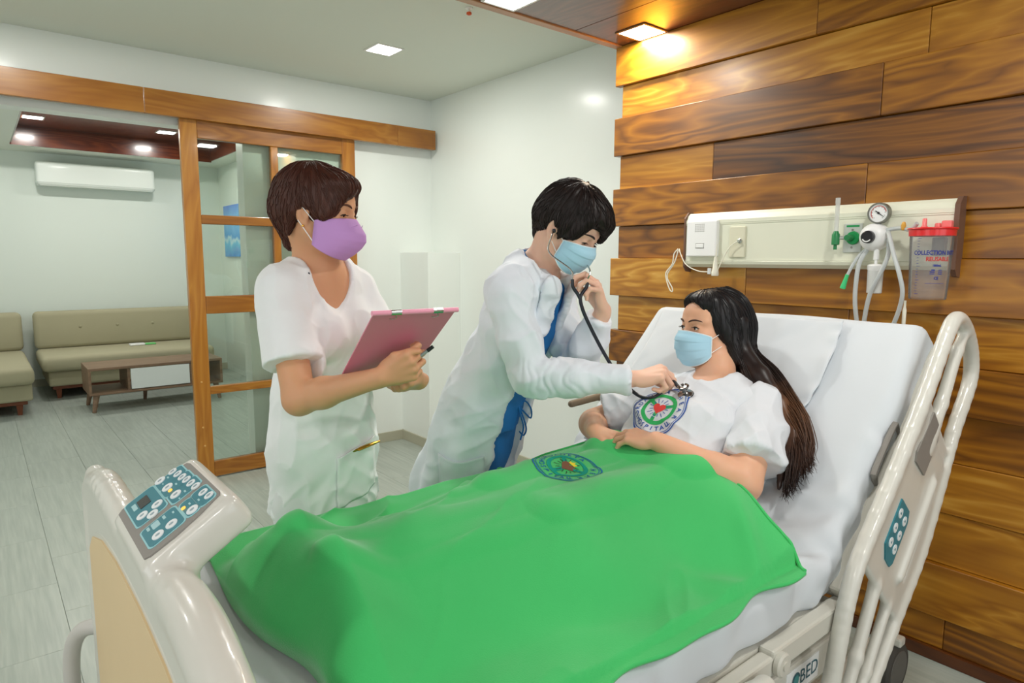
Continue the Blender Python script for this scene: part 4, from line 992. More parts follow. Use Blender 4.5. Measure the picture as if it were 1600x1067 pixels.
_, tipsR, PR = hand_solid(a, dW, hdv+np.array((.10, .06, .22)), (.10, .22, -1), 1, ((50, 34, 14), (60, 66, 36), (68, 80, 46), (74, 84, 48)), ((.020, .020, -.010), (.036, .048, -.026), (.034, .074, -.046), (.026, .094, -.064)), 1.04)
av, af = a.mesh(.0026); av = relax(av, af, 1)
a2 = arm_solid(Solid(), lE, lE+(lW-lE)*.5, lW, (.035, .034, .034, .032, .024))
_, tipsL, PL = hand_solid(a2, lW, np.array((-.38, .05, .92)), (-.80, .45, -.25), -1, ((40, 60, 40), (34, 52, 34), (46, 60, 36), (58, 66, 40)), ((.018, .022, -.010), (.036, .046, -.022), (.036, .072, -.034), (.026, .092, -.044)), .98)
a2v, a2f = a2.mesh(.0026); a2v = relax(a2v, a2f, 1)
V, F = join_vf([(hv, hf), (tv, tf), (av, af), (a2v, a2f)]); mesh_obj('body', V, F, SK2, n2, True)
face_bits(n2, H2, (0, .8, -.6), brow_mat=mat('brow_black', srgb(40, 30, 28), .7), lash=LASH, lid_drop=.004)
V, F = head_hair(H2, [('e', (0, -.018, .046), (.085, .104, .084)), ('e', (0, -.058, .012), (.074, .060, .070), .03), ('c', (0, -.074, -.01), (0, -.062, -.068), .052, .030, .03), ('e', (.060, .018, .022), (.026, .058, .044), .02), ('e', (-.060, .018, .022), (.026, .058, .044), .02), ('e', (0, .054, .084), (.066, .054, .034), .03), ('e', (0, .0, .090), (.07, .08, .045), .03),
    ('c', (-.02, .098, .070), (-.034, .104, .018), .020, .008, .012), ('c', (-.045, .088, .065), (-.058, .086, .010), .018, .007, .012), ('c', (.01, .100, .074), (.004, .112, .030), .018, .007, .012), ('c', (.050, .075, .062), (.066, .058, .004), .017, .007, .014), ('c', (.069, .026, .010), (.077, .022, -.030), .012, .004, .012), ('c', (-.069, .026, .010), (-.077, .022, -.030), .012, .004, .012)],
    [((.030, .118, .000), (.040, .040, .052), .010), ((0, .11, -.062), (.09, .10, .062), .012), ((.094, -.002, -.028), (.026, .026, .036), .008), ((-.094, -.002, -.028), (.026, .026, .036), .008)], (.02, -.02, .13), .0042, 15)
hair2 = mesh_obj('hair', V, F, HAIR2, n2, True)
surface_strands('hair_strand_layer', V, F, H2, (.02, -.02, .13), HAIR2, hair2, 900, .06, .0013, 5)
BLUEM = mat('surgical_mask', srgb(172, 215, 235), .8, bump=.04, bscale=500); BLUEP = mat('mask_inner', srgb(214, 234, 242), .8)
mk2 = mask_patch(n2, H2, [.106, .120, .124, .122, .116, .106, .090], BLUEM, -.004, -.112, (-.022, -.076), True, .070, 0, yside=.042)
loops(n2, H2, (-.024, -.072), .0012, LOOPW, .043, .069, mk2)
# scrubs
sc = Solid(); torso2(sc, .010); sc.chain([AX[3], AX[4], np.array((1.296, 1.785, .72))], [.144, .158, .160], .03, DF, .72)
cut = Solid(); cut.chain([H2.p(0, -.03, -.05), (1.382, 1.535, 1.385), NB], [.062, .064, .060], .02)
q0 = NB+DF*.06; cut.chain([NB+DF*.02+np.array((0, 0, .03)), NB+DF*.10-np.array((0, 0, .03)), NB+DF*.15-np.array((0, 0, .12))], [.058, .040, .006], .02)
sc.sub(cut, .004); sc.plane((1.3, 1.78, .865), (.0, .2, -1), .003)
solid_obj('scrub_top', sc, SCRUB, n2, .0045, cloth_folds([((.1, .3, 1), 10, .004), ((.6, -.3, .6), 12, .003)], 51), it=1)
tr2 = Solid(); tr2.chain([AX[3]+np.array((.004, -.012, .03)), AX[3], AX[4], np.array((1.292, 1.795, .74))], [.136, .138, .150, .146], .03, DF, .72)
for L, s in zip(LEG, (-1, 1)): tr2.chain([L[0]-np.array((0, -.01, .06)), L[1], L[2]], [.084, .076, .072], .02)
tr2.plane((1.27, 1.86, .085), (0, 0, -1), .003)
trs = solid_obj('scrub_trousers', tr2, SCRUB, n2, .006, cloth_folds([((.05, -.1, 1), 12, .004)], 15), it=1)
# coat
ct = Solid(); torso2(ct, .022)
SK = [AX[2], AX[3], AX[4], np.array((1.285, 1.838, .60)), np.array((1.275, 1.860, .42))]
ct.chain(SK, [.144, .158, .172, .192, .206], .03, DF, .80)
cz = Solid()
FO = DF*.115+DR*.014
cz.chain([NB+DF*.03+np.array((0, 0, .06)), AX[0]+FO+np.array((0, 0, .01)), AX[1]+FO, AX[2]+FO*1.05, AX[3]+FO*1.2, AX[4]+FO*1.35, SK[3]+FO*1.55, SK[4]+FO*1.7], [.080, .066, .066, .066, .072, .084, .10, .13], .02)
cz.chain([H2.p(0, -.03, -.05), (1.382, 1.535, 1.39), NB+np.array((0, 0, .02))], [.062, .066, .064], .02)
ct.sub(cz, .004)
# sleeves go on after the front is opened so that they stay whole
ct.chain([dR, dR+(dE-dR)*.55, dE], [.062, .057, .052], .03); ct.chain([dE, dE+(dW-dE)*.45, dE+(dW-dE)*.93], [.052, .047, .040], .02)
ct.chain([lS, lS+(lE-lS)*.5, lE], [.060, .055, .050], .03); ct.chain([lE, lE+(lW-lE)*.5, lE+(lW-lE)*.84], [.050, .045, .041], .02)
for P0, dv in ((dE+(dW-dE)*.965, (dW-dE)), (lE+(lW-lE)*.88, (lW-lE))):
    dv = dv/np.linalg.norm(dv); ct.box(P0+dv*.045, (.07, .045, .07), .002, .002, axes(dv, (.2, .1, 1)), 'sub')
# collar and lapels
for s in (-1, 1):
    ct.chain([NB+DR*s*.012-DF*.070+np.array((0, 0, .035)), NB+DR*s*.066-DF*.015+np.array((0, 0, .022)), AX[0]+FO+DR*s*.070+DF*.000+np.array((0, 0, .02)), AX[1]+FO*.96+DR*s*.066, AX[2]+FO*.97+DR*s*.064+np.array((0, 0, .05))], [.022, .026, .032, .026, .006], .003, DF+DR*s*.5, .28)
ct.plane((1.26, 1.85, .44), (0, 0, -1), .003)
g2 = cloth_folds([((.05, .2, 1), 12, .006), ((.6, -.6, .3), 22, .005), ((-.5, .1, .8), 20, .004)], 71)
def g2b(V):
    P = V-dE; dv = (dW-dE)/np.linalg.norm(dW-dE); s_ = P@dv; rad = np.linalg.norm(P-s_[:, None]*dv, axis=1)
    on = np.exp(-(np.clip(rad-.05, 0, 1)/.03)**2)*((s_ > -.1) & (s_ < .27)); w_ = np.sin(s_*105+fbm(V*16, 2, 4)*3.2)*.0030*on*np.exp(-((s_-.05)/.12)**2)
    sk = np.clip((.95-V[:, 2])/.25, 0, 1); az = np.arctan2(V[:, 0]-1.27, V[:, 1]-1.83)
    return g2(V)*.8+np.abs(w_)*1.3+sk*.007*np.sin(az*11+V[:, 2]*5)
cto = solid_obj('coat', ct, COAT, n2, .0045, g2b, it=1)
bv2 = bvh_of(cto); side = tuple(DR*.93+DF*.35)
pc2 = AX[4]+DR*.20+DF*.06-np.array((0, 0, .02)); vv = np.array((0, 0, 1.)); uu = np.cross(vv, np.array(side)); uu /= np.linalg.norm(uu)
shell_patch('pocket', bv2, lambda a, b: tuple(pc2+uu*(a-.5)*.15-vv*(b*.17+.018*math.sin(a*3.1))), 18, 18, COAT, cto, lambda a, b: .004 if b > .03 else .008, .002, side)
for k, (ax_, dz) in enumerate(((AX[2], .03), (AX[3], .03), (AX[4], .03))):
    pt = ax_+FO*(1.0+.06*k)+DR*(.058+.008*k)+DF*.05; h_ = bv2.ray_cast(Vector(pt+DF*.2), Vector(-DF), .5)
    if h_[0] is not None: MB().lathe([(.0075, 0), (.0075, .002), (.004, .003)], Matrix.Translation(h_[0]) @ Vector(DF).to_track_quat('Z', 'Y').to_matrix().to_4x4(), 14).build('button', mat('coat_button', srgb(214, 218, 216), .3), cto, True)
# waist tie of the trousers
kn = np.array((1.366, 1.625, .925))
hk = bvh_of(trs).ray_cast(Vector(AX[3]+DF*.4-DR*.01+np.array((0, 0, .0))), Vector(-DF), .8)
kn = np.array(hk[0])+DF*.006 if hk[0] is not None else kn
tie = MB()
tie.tube([kn, kn+DF*.012-DR*.025+vv*.012, kn-DR*.052-vv*.020+DF*.02, kn-DR*.050-vv*.050+DF*.02, kn-DR*.022-vv*.030+DF*.016, kn], .0028, 6, 4)
tie.tube([kn, kn+DR*.004-vv*.035+DF*.012, kn-DR*.014-vv*.075+DF*.012, kn-DR*.004-vv*.118+DF*.006], .0028, 6, 4); tie.tube([kn, kn-DR*.012-vv*.045+DF*.014, kn-DR*.030-vv*.085+DF*.014, kn-DR*.022-vv*.105+DF*.008, kn-DR*.008-vv*.090], .0028, 6, 4)
tie.build('waist_tie', SCRUB, trs, True)
for L in LEG:
    S = Solid(); S.ell(L[2]+DF*.03-np.array((0, 0, .055)), (.046, .075, .045), .03); S.ell(L[2]+DF*.11-np.array((0, 0, .068)), (.044, .075, .030), .03); S.plane((0, 0, .002), (0, 0, -1), .002); solid_obj('shoe', S, MATS['shoe_white'], n2, .006)
# stethoscope
st = empty('stethoscope', (1.45, 1.30, 1.03), 'black stethoscope with a steel chestpiece on the patient shirt', 'stethoscope')
BLACK = mat('tube_black', srgb(34, 38, 46), .35); MET = mat('steel_bright', srgb(200, 200, 196), .2, 1.0)
earR, earL = H2.p(.084, .004, -.016), H2.p(-.084, .004, -.016); YJ = np.array((1.372, 1.362, 1.318))
for e, s in ((earR, 1), (earL, -1)):
    MB().tube([e, e+H2.M[0]*s*.008-H2.M[2]*.012+H2.M[1]*.008, e+H2.M[0]*s*.012+H2.M[1]*.03-H2.M[2]*.055, YJ+np.array((-.028*s, .012*s, .055)), YJ+np.array((-.020*s, .010*s, .022))], .0024, 8, 5).build('binaural', MET, st, True)
    MB().lathe([(.002, -.006), (.005, -.004), (.006, 0), (.004, .006)], Matrix.Translation(e-H2.M[0]*s*.003), 12).build('ear_tip', BLACK, st, True)
    MB().tube([YJ+np.array((-.021*s, .010*s, .026)), YJ+np.array((-.019*s, .009*s, .004)), YJ+np.array((-.006*s, .003*s, -.016)), YJ+np.array((0, -.002, -.030))], .0052, 10, 5).build('tube', BLACK, st, True)
CP = np.array((1.512, 1.087, 1.036))
# ================================================================== person in the bed
SK3 = skin_mat('skin_warm', srgb(226, 174, 142), .1)
SHIRT = mat('patient_shirt', srgb(220, 224, 229), .85, bump=.05, bscale=1200, sheen=.06)
n3 = empty('person', (1.40, 1.10, .72), 'person with long dark hair and light blue mask sitting up in bed', 'person')
PN = np.array((-S2, 0, S2)); PU = np.array((S2, 0, S2)); PR_ = np.array((0, 1., 0))       # front of the trunk, towards the head, her right
H3 = Frame((1.764, 1.168, 1.192), (-.945, .320, .02), (.08, 0, 1), k=1.0)
SP = [np.array(p) for p in ((1.640, 1.095, .972), (1.578, 1.098, .925), (1.480, 1.10, .862), (1.405, 1.10, .792), (1.335, 1.10, .765))]
nS, nE, nW = np.array((1.655, .938, .978)), np.array((1.468, .868, .840)), np.array((1.366, 1.062, .925))
fS, fE, fW = np.array((1.645, 1.258, .978)), np.array((1.500, 1.415, .880)), np.array((1.378, 1.290, .903))
def torso3(S, g):
    S.chain(SP, [.124+g, .140+g, .136+g, .146+g, .155+g], .03, PN, .62)
    S.cone(SP[0]+PU*.03, nS, .050+g, .048+g, .03); S.cone(SP[0]+PU*.03, fS, .050+g, .048+g, .03)
    for s in (-1, 1): S.ell(SP[1]+PN*.058+PR_*s*.070-PU*.025, (.054+g, .060+g, .050+g), .05)
    return S
b = Solid(); head_solid(b, H3, 1.35, 0); b.chain([H3.p(0, -.028, -.050), (1.728, 1.118, 1.075), SP[0]+PU*.045], [.046, .044, .054], .022); b.cone(H3.p(0, .005, -.075), (1.695, 1.120, 1.035), .030, .036, .022); torso3(b, 0)
hv, hf = b.mesh(.0032, lo=np.array((1.45, .8, .96))); hv = relax(hv, hf, 1)
t = torso3(Solid(), -.004)
LG = []
for s in (-1, 1):
    L = [np.array((1.33, 1.10+s*.085, .80)), np.array((.95, 1.11+s*.105, .800)), np.array((.545, 1.11+s*.085, .772))]; LG.append(L)
    t.chain(L, [.078, .052, .036], .03); t.chain([L[2], L[2]+np.array((-.055, s*.01, -.005)), L[2]+np.array((-.085, s*.03, .09))], [.036, .034, .024], .02)
tv, tf = t.mesh(.009)
a = arm_solid(Solid(), nS, nE, nW, (.054, .048, .044, .042, .0255))
_, tN, P_ = hand_solid(a, nW, np.array((-.10, 1.0, -.02)), (.18, 0, -1), -1, ((16, 26, 14), (20, 28, 16), (24, 30, 18), (28, 34, 20)), ((.020, .020, -.008), (.040, .040, -.012), (.048, .068, -.014), (.044, .090, -.018)), .97)
av, af = a.mesh(.0028); av = relax(av, af, 1)
a2 = arm_solid(Solid(), fS, fE, fW, (.052, .046, .042, .040, .025))
hand_solid(a2, fW, np.array((-.12, -1.0, -.10)), (.20, 0, -1), 1, ((14, 22, 14), (16, 24, 14), (20, 26, 16), (24, 28, 18)), None, .97)
a2v, a2f = a2.mesh(.0028); a2v = relax(a2v, a2f, 1)
V, F = join_vf([(hv, hf), (tv, tf), (av, af), (a2v, a2f)]); mesh_obj('body', V, F, SK3, n3, True)
face_bits(n3, H3, (.25, 1, -.05), brow_mat=mat('brow_soft', srgb(66, 44, 38), .8), lash=LASH)
mk3 = mask_patch(n3, H3, [.108, .121, .126, .124, .118, .108, .090], BLUEM, -.006, -.115, (-.022, -.080), True, .0665, 0, yside=.054)
loops(n3, H3, (-.024, -.076), .0012, LOOPW, .054, .066, mk3)
# hair
def hair3_mat():
    m = bpy.data.materials.new('hair_long'); m.use_nodes = True; nt = m.node_tree; N = nt.nodes.new; L = nt.links.new; p = nt.nodes['Principled BSDF']
    tc = N('ShaderNodeTexCoord'); sx = N('ShaderNodeSeparateXYZ'); L(tc.outputs['Object'], sx.inputs[0]); nz = N('ShaderNodeTexNoise'); nz.inputs['Scale'].default_value = 40; L(tc.outputs['Object'], nz.inputs['Vector'])
    ma = N('ShaderNodeMath'); ma.operation = 'MULTIPLY_ADD'; ma.inputs[1].default_value = .08; L(nz.outputs['Fac'], ma.inputs[0]); L(sx.outputs['Z'], ma.inputs[2])
    cr = N('ShaderNodeValToRGB'); e = cr.color_ramp.elements; mr = N('ShaderNodeMapRange'); mr.inputs[1].default_value = .88; mr.inputs[2].default_value = 1.22; L(ma.outputs[0], mr.inputs[0]); L(mr.outputs[0], cr.inputs[0])
    e[0].position = 0; e[0].color = srgb(40, 28, 24); e[1].position = 1; e[1].color = srgb(22, 20, 22)
    for ps, c in ((.22, (70, 46, 34)), (.48, (104, 70, 46)), (.66, (46, 34, 30))): q = e.new(ps); q.color = srgb(*c)
    L(cr.outputs[0], p.inputs['Base Color']); p.inputs['Roughness'].default_value = .42; p.inputs['Specular IOR Level'].default_value = .35; return m
HAIR3 = hair3_mat()
V1, F1 = head_hair(H3, [('e', (0, -.020, .042), (.083, .103, .083)), ('e', (0, -.062, .000), (.078, .060, .086), .03), ('e', (-.060, -.004, .022), (.026, .050, .058), .02), ('e', (.060, .006, .018), (.026, .056, .058), .02), ('e', (0, .044, .082), (.064, .044, .030), .03),
    ('c', (-.066, -.010, .0), (-.074, -.030, -.085), .026, .030, .02), ('c', (0, -.07, -.02), (-.03, -.075, -.12), .062, .055, .03), ('c', (-.058, .034, .048), (-.075, -.006, -.030), .013, .012, .016)],
    [((0, .128, .022), (.068, .074, .082), .010), ((0, .115, -.062), (.078, .10, .062), .012)], (.0, .03, .13), .0020, 17)
hairpaths = []
rng = np.random.default_rng(5)
GA = [H3.p(-.004, .045, .118), H3.p(-.055, .034, .085), H3.p(-.086, -.002, .020), H3.p(-.087, -.024, -.060), np.array((1.735, 1.035, 1.060)), np.array((1.715, .950, 1.000)), np.array((1.690, .870, .960)), np.array((1.640, .800, .915)), np.array((1.605, .775, .888))]
GB = [H3.p(0, -.05, .128), H3.p(-.055, -.075, .095), H3.p(-.078, -.098, .020), H3.p(-.080, -.100, -.060), np.array((1.805, .975, 1.085)), np.array((1.765, .900, 1.030)), np.array((1.715, .832, .982)), np.array((1.655, .782, .930)), np.array((1.625, .770, .905))]
GC = [H3.p(0, -.01, .124), H3.p(-.060, -.02, .095), H3.p(-.090, -.035, .020), H3.p(-.090, -.050, -.060), np.array((1.755, 1.000, 1.065)), np.array((1.720, .925, .995)), np.array((1.660, .870, .930)), np.array((1.590, .832, .860)), np.array((1.535, .800, .812))]
for k in range(1100):
    t_, s_ = rng.random(), rng.random(); g = [a_*(1-t_)+b_*t_ for a_, b_ in zip(GA, GB)]
    w_ = s_**1.2*(.9 if rng.random() < .75 else 0); g = [p*(1-w_*(j/8)**1.3)+c*(w_*(j/8)**1.3) for j, (p, c) in enumerate(zip(g, GC))]
    jit = rng.normal(0, 1, 3)*.0045; sag = (rng.random()-.5)*.012; n_ = len(g); end = int(rng.integers(7, 10))
    P = [p+jit*(.3+.9*j/n_)+H3.M[0]*(-.0025*rng.random() if j in (1, 2, 3) else 0)+np.array((sag*.4, -abs(sag)*.3, sag))*(j/n_)**2+PN*(.010*math.sin(j*1.2+k*.7)*(j/n_)**2) for j, p in enumerate(g)][:end]
    if end == 9: P.append(P[-1]+np.array((-.012+rng.normal(0, .005), -.010+rng.normal(0, .006), rng.normal(-.012, .006))))
    hairpaths.append(P)
core = Solid(); core.chain([H3.p(-.060, -.045, .02), H3.p(-.060, -.055, -.060), np.array((1.765, 1.000, 1.065)), np.array((1.728, .915, 1.000)), np.array((1.672, .845, .940)), np.array((1.610, .800, .880))], [.034, .030, .026, .020, .014, .006], .02)
core.chain([np.array((1.672, .845, .935)), np.array((1.600, .835, .868)), np.array((1.548, .812, .825))], [.014, .013, .006], .02)
V2, F2 = core.mesh(.005); V2 = relax(V2, F2, 1)
SV, SF = strand_tubes(hairpaths, .0017, 4, 4, .2)
V, F = join_vf([(V1, F1), (V2, F2), (SV, SF)]); hair3 = mesh_obj('hair', V, F, HAIR3, n3, True)
surface_strands('hair_strand_layer', V1, F1, H3, (.0, .03, .13), HAIR3, hair3, 700, .07, .0011, 8, .0008)
# shirt
sh = Solid(); torso3(sh, .014)
udn = (nE-nS)/np.linalg.norm(nE-nS); udf = (fE-fS)/np.linalg.norm(fE-fS)
cut = Solid(); cut.chain([H3.p(0, -.028, -.050), (1.738, 1.115, 1.09), SP[0]+PU*.075], [.062, .064, .066], .02); cut.chain([SP[0]+PU*.090+PN*.03, SP[0]+PU*.085+PN*.13], [.060, .056], .02)
sh.sub(cut, .004)
sh.plane((1.402, 1.1, .85), (-1, 0, -.15), .003)
f3 = cloth_folds([((.5, .5, .5), 16, .005), ((.7, -.2, .7), 20, .004), ((.2, 1, .1), 18, .004)], 91)
def mesh_keep(S, h, disp):
    V, F = S.mesh(h); V = relax(V, F, 1); return V+vnormals(V, F)*disp(V)[:, None], F
def sleeve(S0, ud, r, tilt, out):
    s_ = Solid(); s_.chain([S0-ud*.03, S0+ud*.07+out*.3, S0+ud*.24+out], r, .02); 
    s_.plane(S0+ud*.175+out*.7, ud+tilt, .002); return s_
s1 = sleeve(nS, udn, (.060, .068, .082), np.array((.0, -.15, -.1)), np.array((.010, -.012, .004))); s2 = sleeve(fS, udf, (.060, .066, .078), np.array((0, .1, 0)), np.array((0, .008, 0)))
V, F = join_vf([mesh_keep(sh, .0042, f3), mesh_keep(s1, .0038, f3), mesh_keep(s2, .0042, f3)])
sho = mesh_obj('shirt', V, F, SHIRT, n3, True)
# ================================================================== blanket and the things on it
GREEN = mat('fleece_green', srgb(66, 190, 104), .95, bump=.35, bscale=420, sheen=.35, var=.05, vscale=5)
def smax(a, b, k): h = np.clip(.5+.5*(a-b)/k, 0, 1); return b+(a-b)*h+k*h*(1-h)
def tent(x, y, a, b, r, slope=.55):
    a = np.array(a, float); b = np.array(b, float); d = b[:2]-a[:2]; t = np.clip(((x-a[0])*d[0]+(y-a[1])*d[1])/(d@d), 0, 1)
    px, py = a[0]+t*d[0], a[1]+t*d[1]; dist = np.hypot(x-px, y-py); z = a[2]+t*(b[2]-a[2])
    core = np.sqrt(np.maximum(r*r-np.minimum(dist, r*.86)**2, 0)); return z+core-np.maximum(dist-r*.86, 0)*slope*(1+dist*2.2)
def blanket_z(x, y):
    z = np.full_like(x, .7325)
    for L in LG:
        z = smax(z, tent(x, y, L[0], L[1], .082, .42), .035); z = smax(z, tent(x, y, L[1], L[2], .058, .42), .035)
        z = smax(z, tent(x, y, L[2]+np.array((.02, 0, .0)), L[2]+np.array((-.088, .01, .080)), .058, .50), .03)
    z = smax(z, tent(x, y, (1.385, .97, .822), (1.375, 1.24, .822), .086, .30), .04); z = smax(z, tent(x, y, (1.33, 1.10, .755), (.47, 1.11, .770), .105, .34), .05)
    P = np.stack([x, y, x*0], -1)
    z = z+fbm(P*np.array((3.0, 4.5, 1)), 3, 41)*.008*(1+0*x)
    r1 = 1-np.abs(fbm(np.stack([x*2.2+y*1.6, y*7-x*5.0, x*0], -1), 2, 61)); z = z+.010*np.clip(r1, 0, 1)**3*np.clip((1.5-x)/.5, .2, 1)
    z = z+.016*np.exp(-(((x-1.27)-(y-.72)*.9)/.035)**2)*np.exp(-((y-.74)/.09)**2)+.012*np.exp(-(((x-1.13)+(y-.70)*.5)/.04)**2)*np.exp(-((y-.70)/.08)**2)
    z = z+.012*np.exp(-((x-1.412+.3*(y-1.1)**2)/.022)**2)*np.exp(-((y-1.14)/.20)**2)                # rolled hem on the lap
    # beyond the mattress the cloth falls
    over = np.maximum(y-1.572, 0); z = z-over*over*60-over*1.5
    near = np.maximum(.675-y, 0); z = z-near*1.9-near*near*30
    return z
NU, NV = 230, 190
uu_ = np.linspace(0, 1, NU+1)[:, None]; vv_ = np.linspace(0, 1, NV+1)[None, :]
Yf = 1.635; Yn_u = .638+.010*np.sin(uu_*17)+.006*np.sin(uu_*31+1)
yv = Yf+(Yn_u-Yf)*vv_
xs = .348+.012*np.sin(yv*9)+.018*np.exp(-((yv-.98)/.10)**2)
xe = np.interp(yv, [.60, .66, .72, .80, .88, .96, 1.05, 1.15, 1.27, 1.36, 1.50, 1.64], [1.33, 1.355, 1.385, 1.405, 1.430, 1.445, 1.435, 1.420, 1.405, 1.35, 1.27, 1.20])+.006*np.sin(yv*40)
xv = xs+(xe-xs)*uu_; zv = blanket_z(xv, yv)
e_ = np.clip((xv-xs)/.085, 0, 1); e_ = np.sqrt(1-(1-e_)**2); zv = np.where(yv < 1.572, .7285+(np.maximum(zv, .7285)-.7285)*e_, zv); zv = np.where((yv < 1.572) & (yv > .672), np.maximum(zv, .7285), zv)
zv = zv+.004
BV = np.stack([xv, yv, zv], -1).reshape(-1, 3)
i_ = np.arange(NU)[:, None]*(NV+1)+np.arange(NV)[None]; BF = np.stack([i_, i_+NV+1, i_+NV+2, i_+1], -1).reshape(-1, 4)[:, ::-1]
bl = mesh_obj('blanket', BV, BF, GREEN, None, True); tag(bl, 'bright green fleece blanket spread over the legs of the person in bed', 'blanket')
md = bl.modifiers.new('thickness', 'SOLIDIFY'); md.thickness = .006; md.offset = -1
hem = [BV[k*(NV+1)+j] for k, j in [(NU, q) for q in range(0, NV+1, 3)]]
MB().tube(np.array(hem)+np.array((0, 0, .001)), .0042, 8, 2).build('hem', GREEN, bl, True)
# ---- round print, used on the shirt and on the blanket
def heart(cx, cy, s, n=28):
    return [(cx+s*(16*math.sin(t)**3)/16, cy+s*(13*math.cos(t)-5*math.cos(2*t)-2*math.cos(3*t)-math.cos(4*t))/16) for t in np.linspace(0, 2*PI, n+1)[:-1]]
def bar(x0, y0, x1, y1, w, n=4):
    d = math.hypot(x1-x0, y1-y0); nx, ny = -(y1-y0)/d*w/2, (x1-x0)/d*w/2; V = []; F = []
    for k in range(n+1): t = k/n; V += [(x0+(x1-x0)*t+nx, y0+(y1-y0)*t+ny), (x0+(x1-x0)*t-nx, y0+(y1-y0)*t-ny)]
    for k in range(n): F.append((2*k, 2*k+1, 2*k+3, 2*k+2))
    return V, F
def emblem(R, blue, green, red, dark, flame=None):
    def oct(r, n=96): return [(r*(1+.018*math.cos(8*2*PI*k/n))*math.cos(2*PI*k/n), r*(1+.018*math.cos(8*2*PI*k/n))*math.sin(2*PI*k/n)) for k in range(n)]
    def band(ra, rb):
        a, b = oct(ra), oct(rb); n = len(a); return a+b, [(k, (k+1) % n, n+(k+1) % n, n+k) for k in range(n)]
    Ls = [('print_ring',)+band(R*.95, R)+(blue, 0), ('print_ring',)+band(R*.885, R*.91)+(blue, 0), ('print_ring',)+ring_polys(R*.47, R*.60, 0, 2*PI, 72)+(green, 0)]
    for a in (25, 150, 265): Ls.append(('print_spoke',)+bar(0, 0, R*.54*math.cos(math.radians(a)), R*.54*math.sin(math.radians(a)), R*.13)+(green, 0))
    for a in range(0, 360, 24): c, s = math.cos(math.radians(a)), math.sin(math.radians(a)); Ls.append(('print_ray',)+bar(R*.22*c, R*.22*s, R*(.40 if a % 48 else .34)*c, R*(.40 if a % 48 else .34)*s, R*.022, 2)+(dark, .0003))
    Ls.append(('print_heart',)+poly_fan(heart(0, .0, R*.225))+(red, .0005))
    for t_, a0, a1, fl in (('URDANETA', 208, 100, False), ('HEART', 50, -38, False), ('HOSPITAL', 222, 318, True)):
        Ls.append(('print_text',)+arc_text(t_, R*.745, math.radians(a0), math.radians(a1), R*.22, fl, .0004)+(blue, 0))
    if flame: Ls.append(('print_flame',)+poly_fan([(R*x, R*y) for x, y in ((-.10, .16), (-.14, .26), (-.06, .24), (-.02, .36), (.04, .25), (.12, .30), (.10, .17))])+(flame, .0006))
    return Ls
INKB = mat('ink_blue', srgb(44, 88, 170), .8); INKG = mat('ink_green', srgb(52, 176, 96), .8); INKR = mat('ink_red', srgb(228, 70, 66), .8)
bsh = bvh_of(sho)
decal('print', emblem(.088, INKB, INKG, INKR, INKB), (-PR_, PU, PN), np.array((1.462, 1.128, .985)), bsh, sho, .0012)
bbl = bvh_of(bl)
decal('print', emblem(.088, mat('thread_blue', srgb(20, 108, 160), .9), mat('thread_teal', srgb(0, 150, 128), .9), mat('thread_brown', srgb(122, 84, 62), .9), mat('thread_dark', srgb(40, 60, 50), .9), mat('thread_yellow', srgb(232, 216, 60), .9)), ((0, -1, 0), (1, 0, 0), (0, 0, 1)), (1.125, 1.150, .85), bbl, bl, .0014, .3)
# ---- chestpiece resting on the shirt, its tube
hc = bsh.ray_cast(Vector(np.array((1.512, 1.087, 1.036))+PN*.2), Vector(-PN), .5); CP = np.array(hc[0]) if hc[0] is not None else CP
Mc = Matrix.Translation(CP) @ Vector(PN*.75+np.array((0, 0, .55))).to_track_quat('Z', 'Y').to_matrix().to_4x4()
cpm = MB().lathe([(.002, .0), (.021, .0), (.0225, .003), (.0215, .006), (.010, .009), (.007, .012), (.007, .020), (.012, .022), (.0155, .027), (.0160, .030), (.014, .031), (.009, .026), (.002, .025)], Mc, 32).build('chestpiece', mat('chestpiece_steel', srgb(150, 150, 148), .25, 1.0), st, True)
MB().lathe([(.0226, .0005), (.0236, .002), (.0226, .0035)], Mc, 32, False).build('rim', BLACK, cpm, True)
stem0 = np.array(Mc @ Vector((0, 0, .016))); dirS = (PR(.03, .09, -.03)-stem0); dirS /= np.linalg.norm(dirS)
MB().tube([stem0, stem0+dirS*.034], .0038, 10).build('stem', MET, st, True)
MB().tube([YJ+np.array((0, -.002, -.026)), YJ+np.array((.004, -.004, -.05)), np.array((1.392, 1.350, 1.225)), np.array((1.440, 1.328, 1.130)), np.array((1.478, 1.292, 1.050)), np.array((1.490, 1.230, 1.005)), np.array((1.485, 1.165, 1.010)), stem0+dirS*.06, stem0+dirS*.028], .0054, 10, 6).build('tube', BLACK, st, True)
# ================================================================== bed-head service panel and what is plugged into it
CREAM = mat('panel_cream', srgb(232, 234, 214), .35, coat=.2); BROWNC = mat('panel_end_brown', srgb(112, 82, 66), .45)
IVORY = mat('ivory_plastic', srgb(238, 236, 220), .4); WPL = mat('white_plastic', srgb(242, 243, 242), .35); PALEG = mat('socket_ivory', srgb(222, 220, 196), .45)
sp_ = empty('service_panel', (2.5, 1.27, 1.38), 'long cream bed-head service panel on the teak planks', 'service panel')
prof = [(2.525, 1.372), (2.492, 1.372), (2.474, 1.386), (2.470, 1.398), (2.474, 1.402), (2.474, 1.556), (2.470, 1.560), (2.470, 1.574), (2.476, 1.580), (2.482, 1.594), (2.496, 1.606), (2.525, 1.606)]
My = Matrix(((1, 0, 0, 0), (0, 0, 1, 0), (0, 1, 0, 0), (0, 0, 0, 1)))
MB().prism(prof, .757, 1.795, My).build('housing', CREAM, sp_)
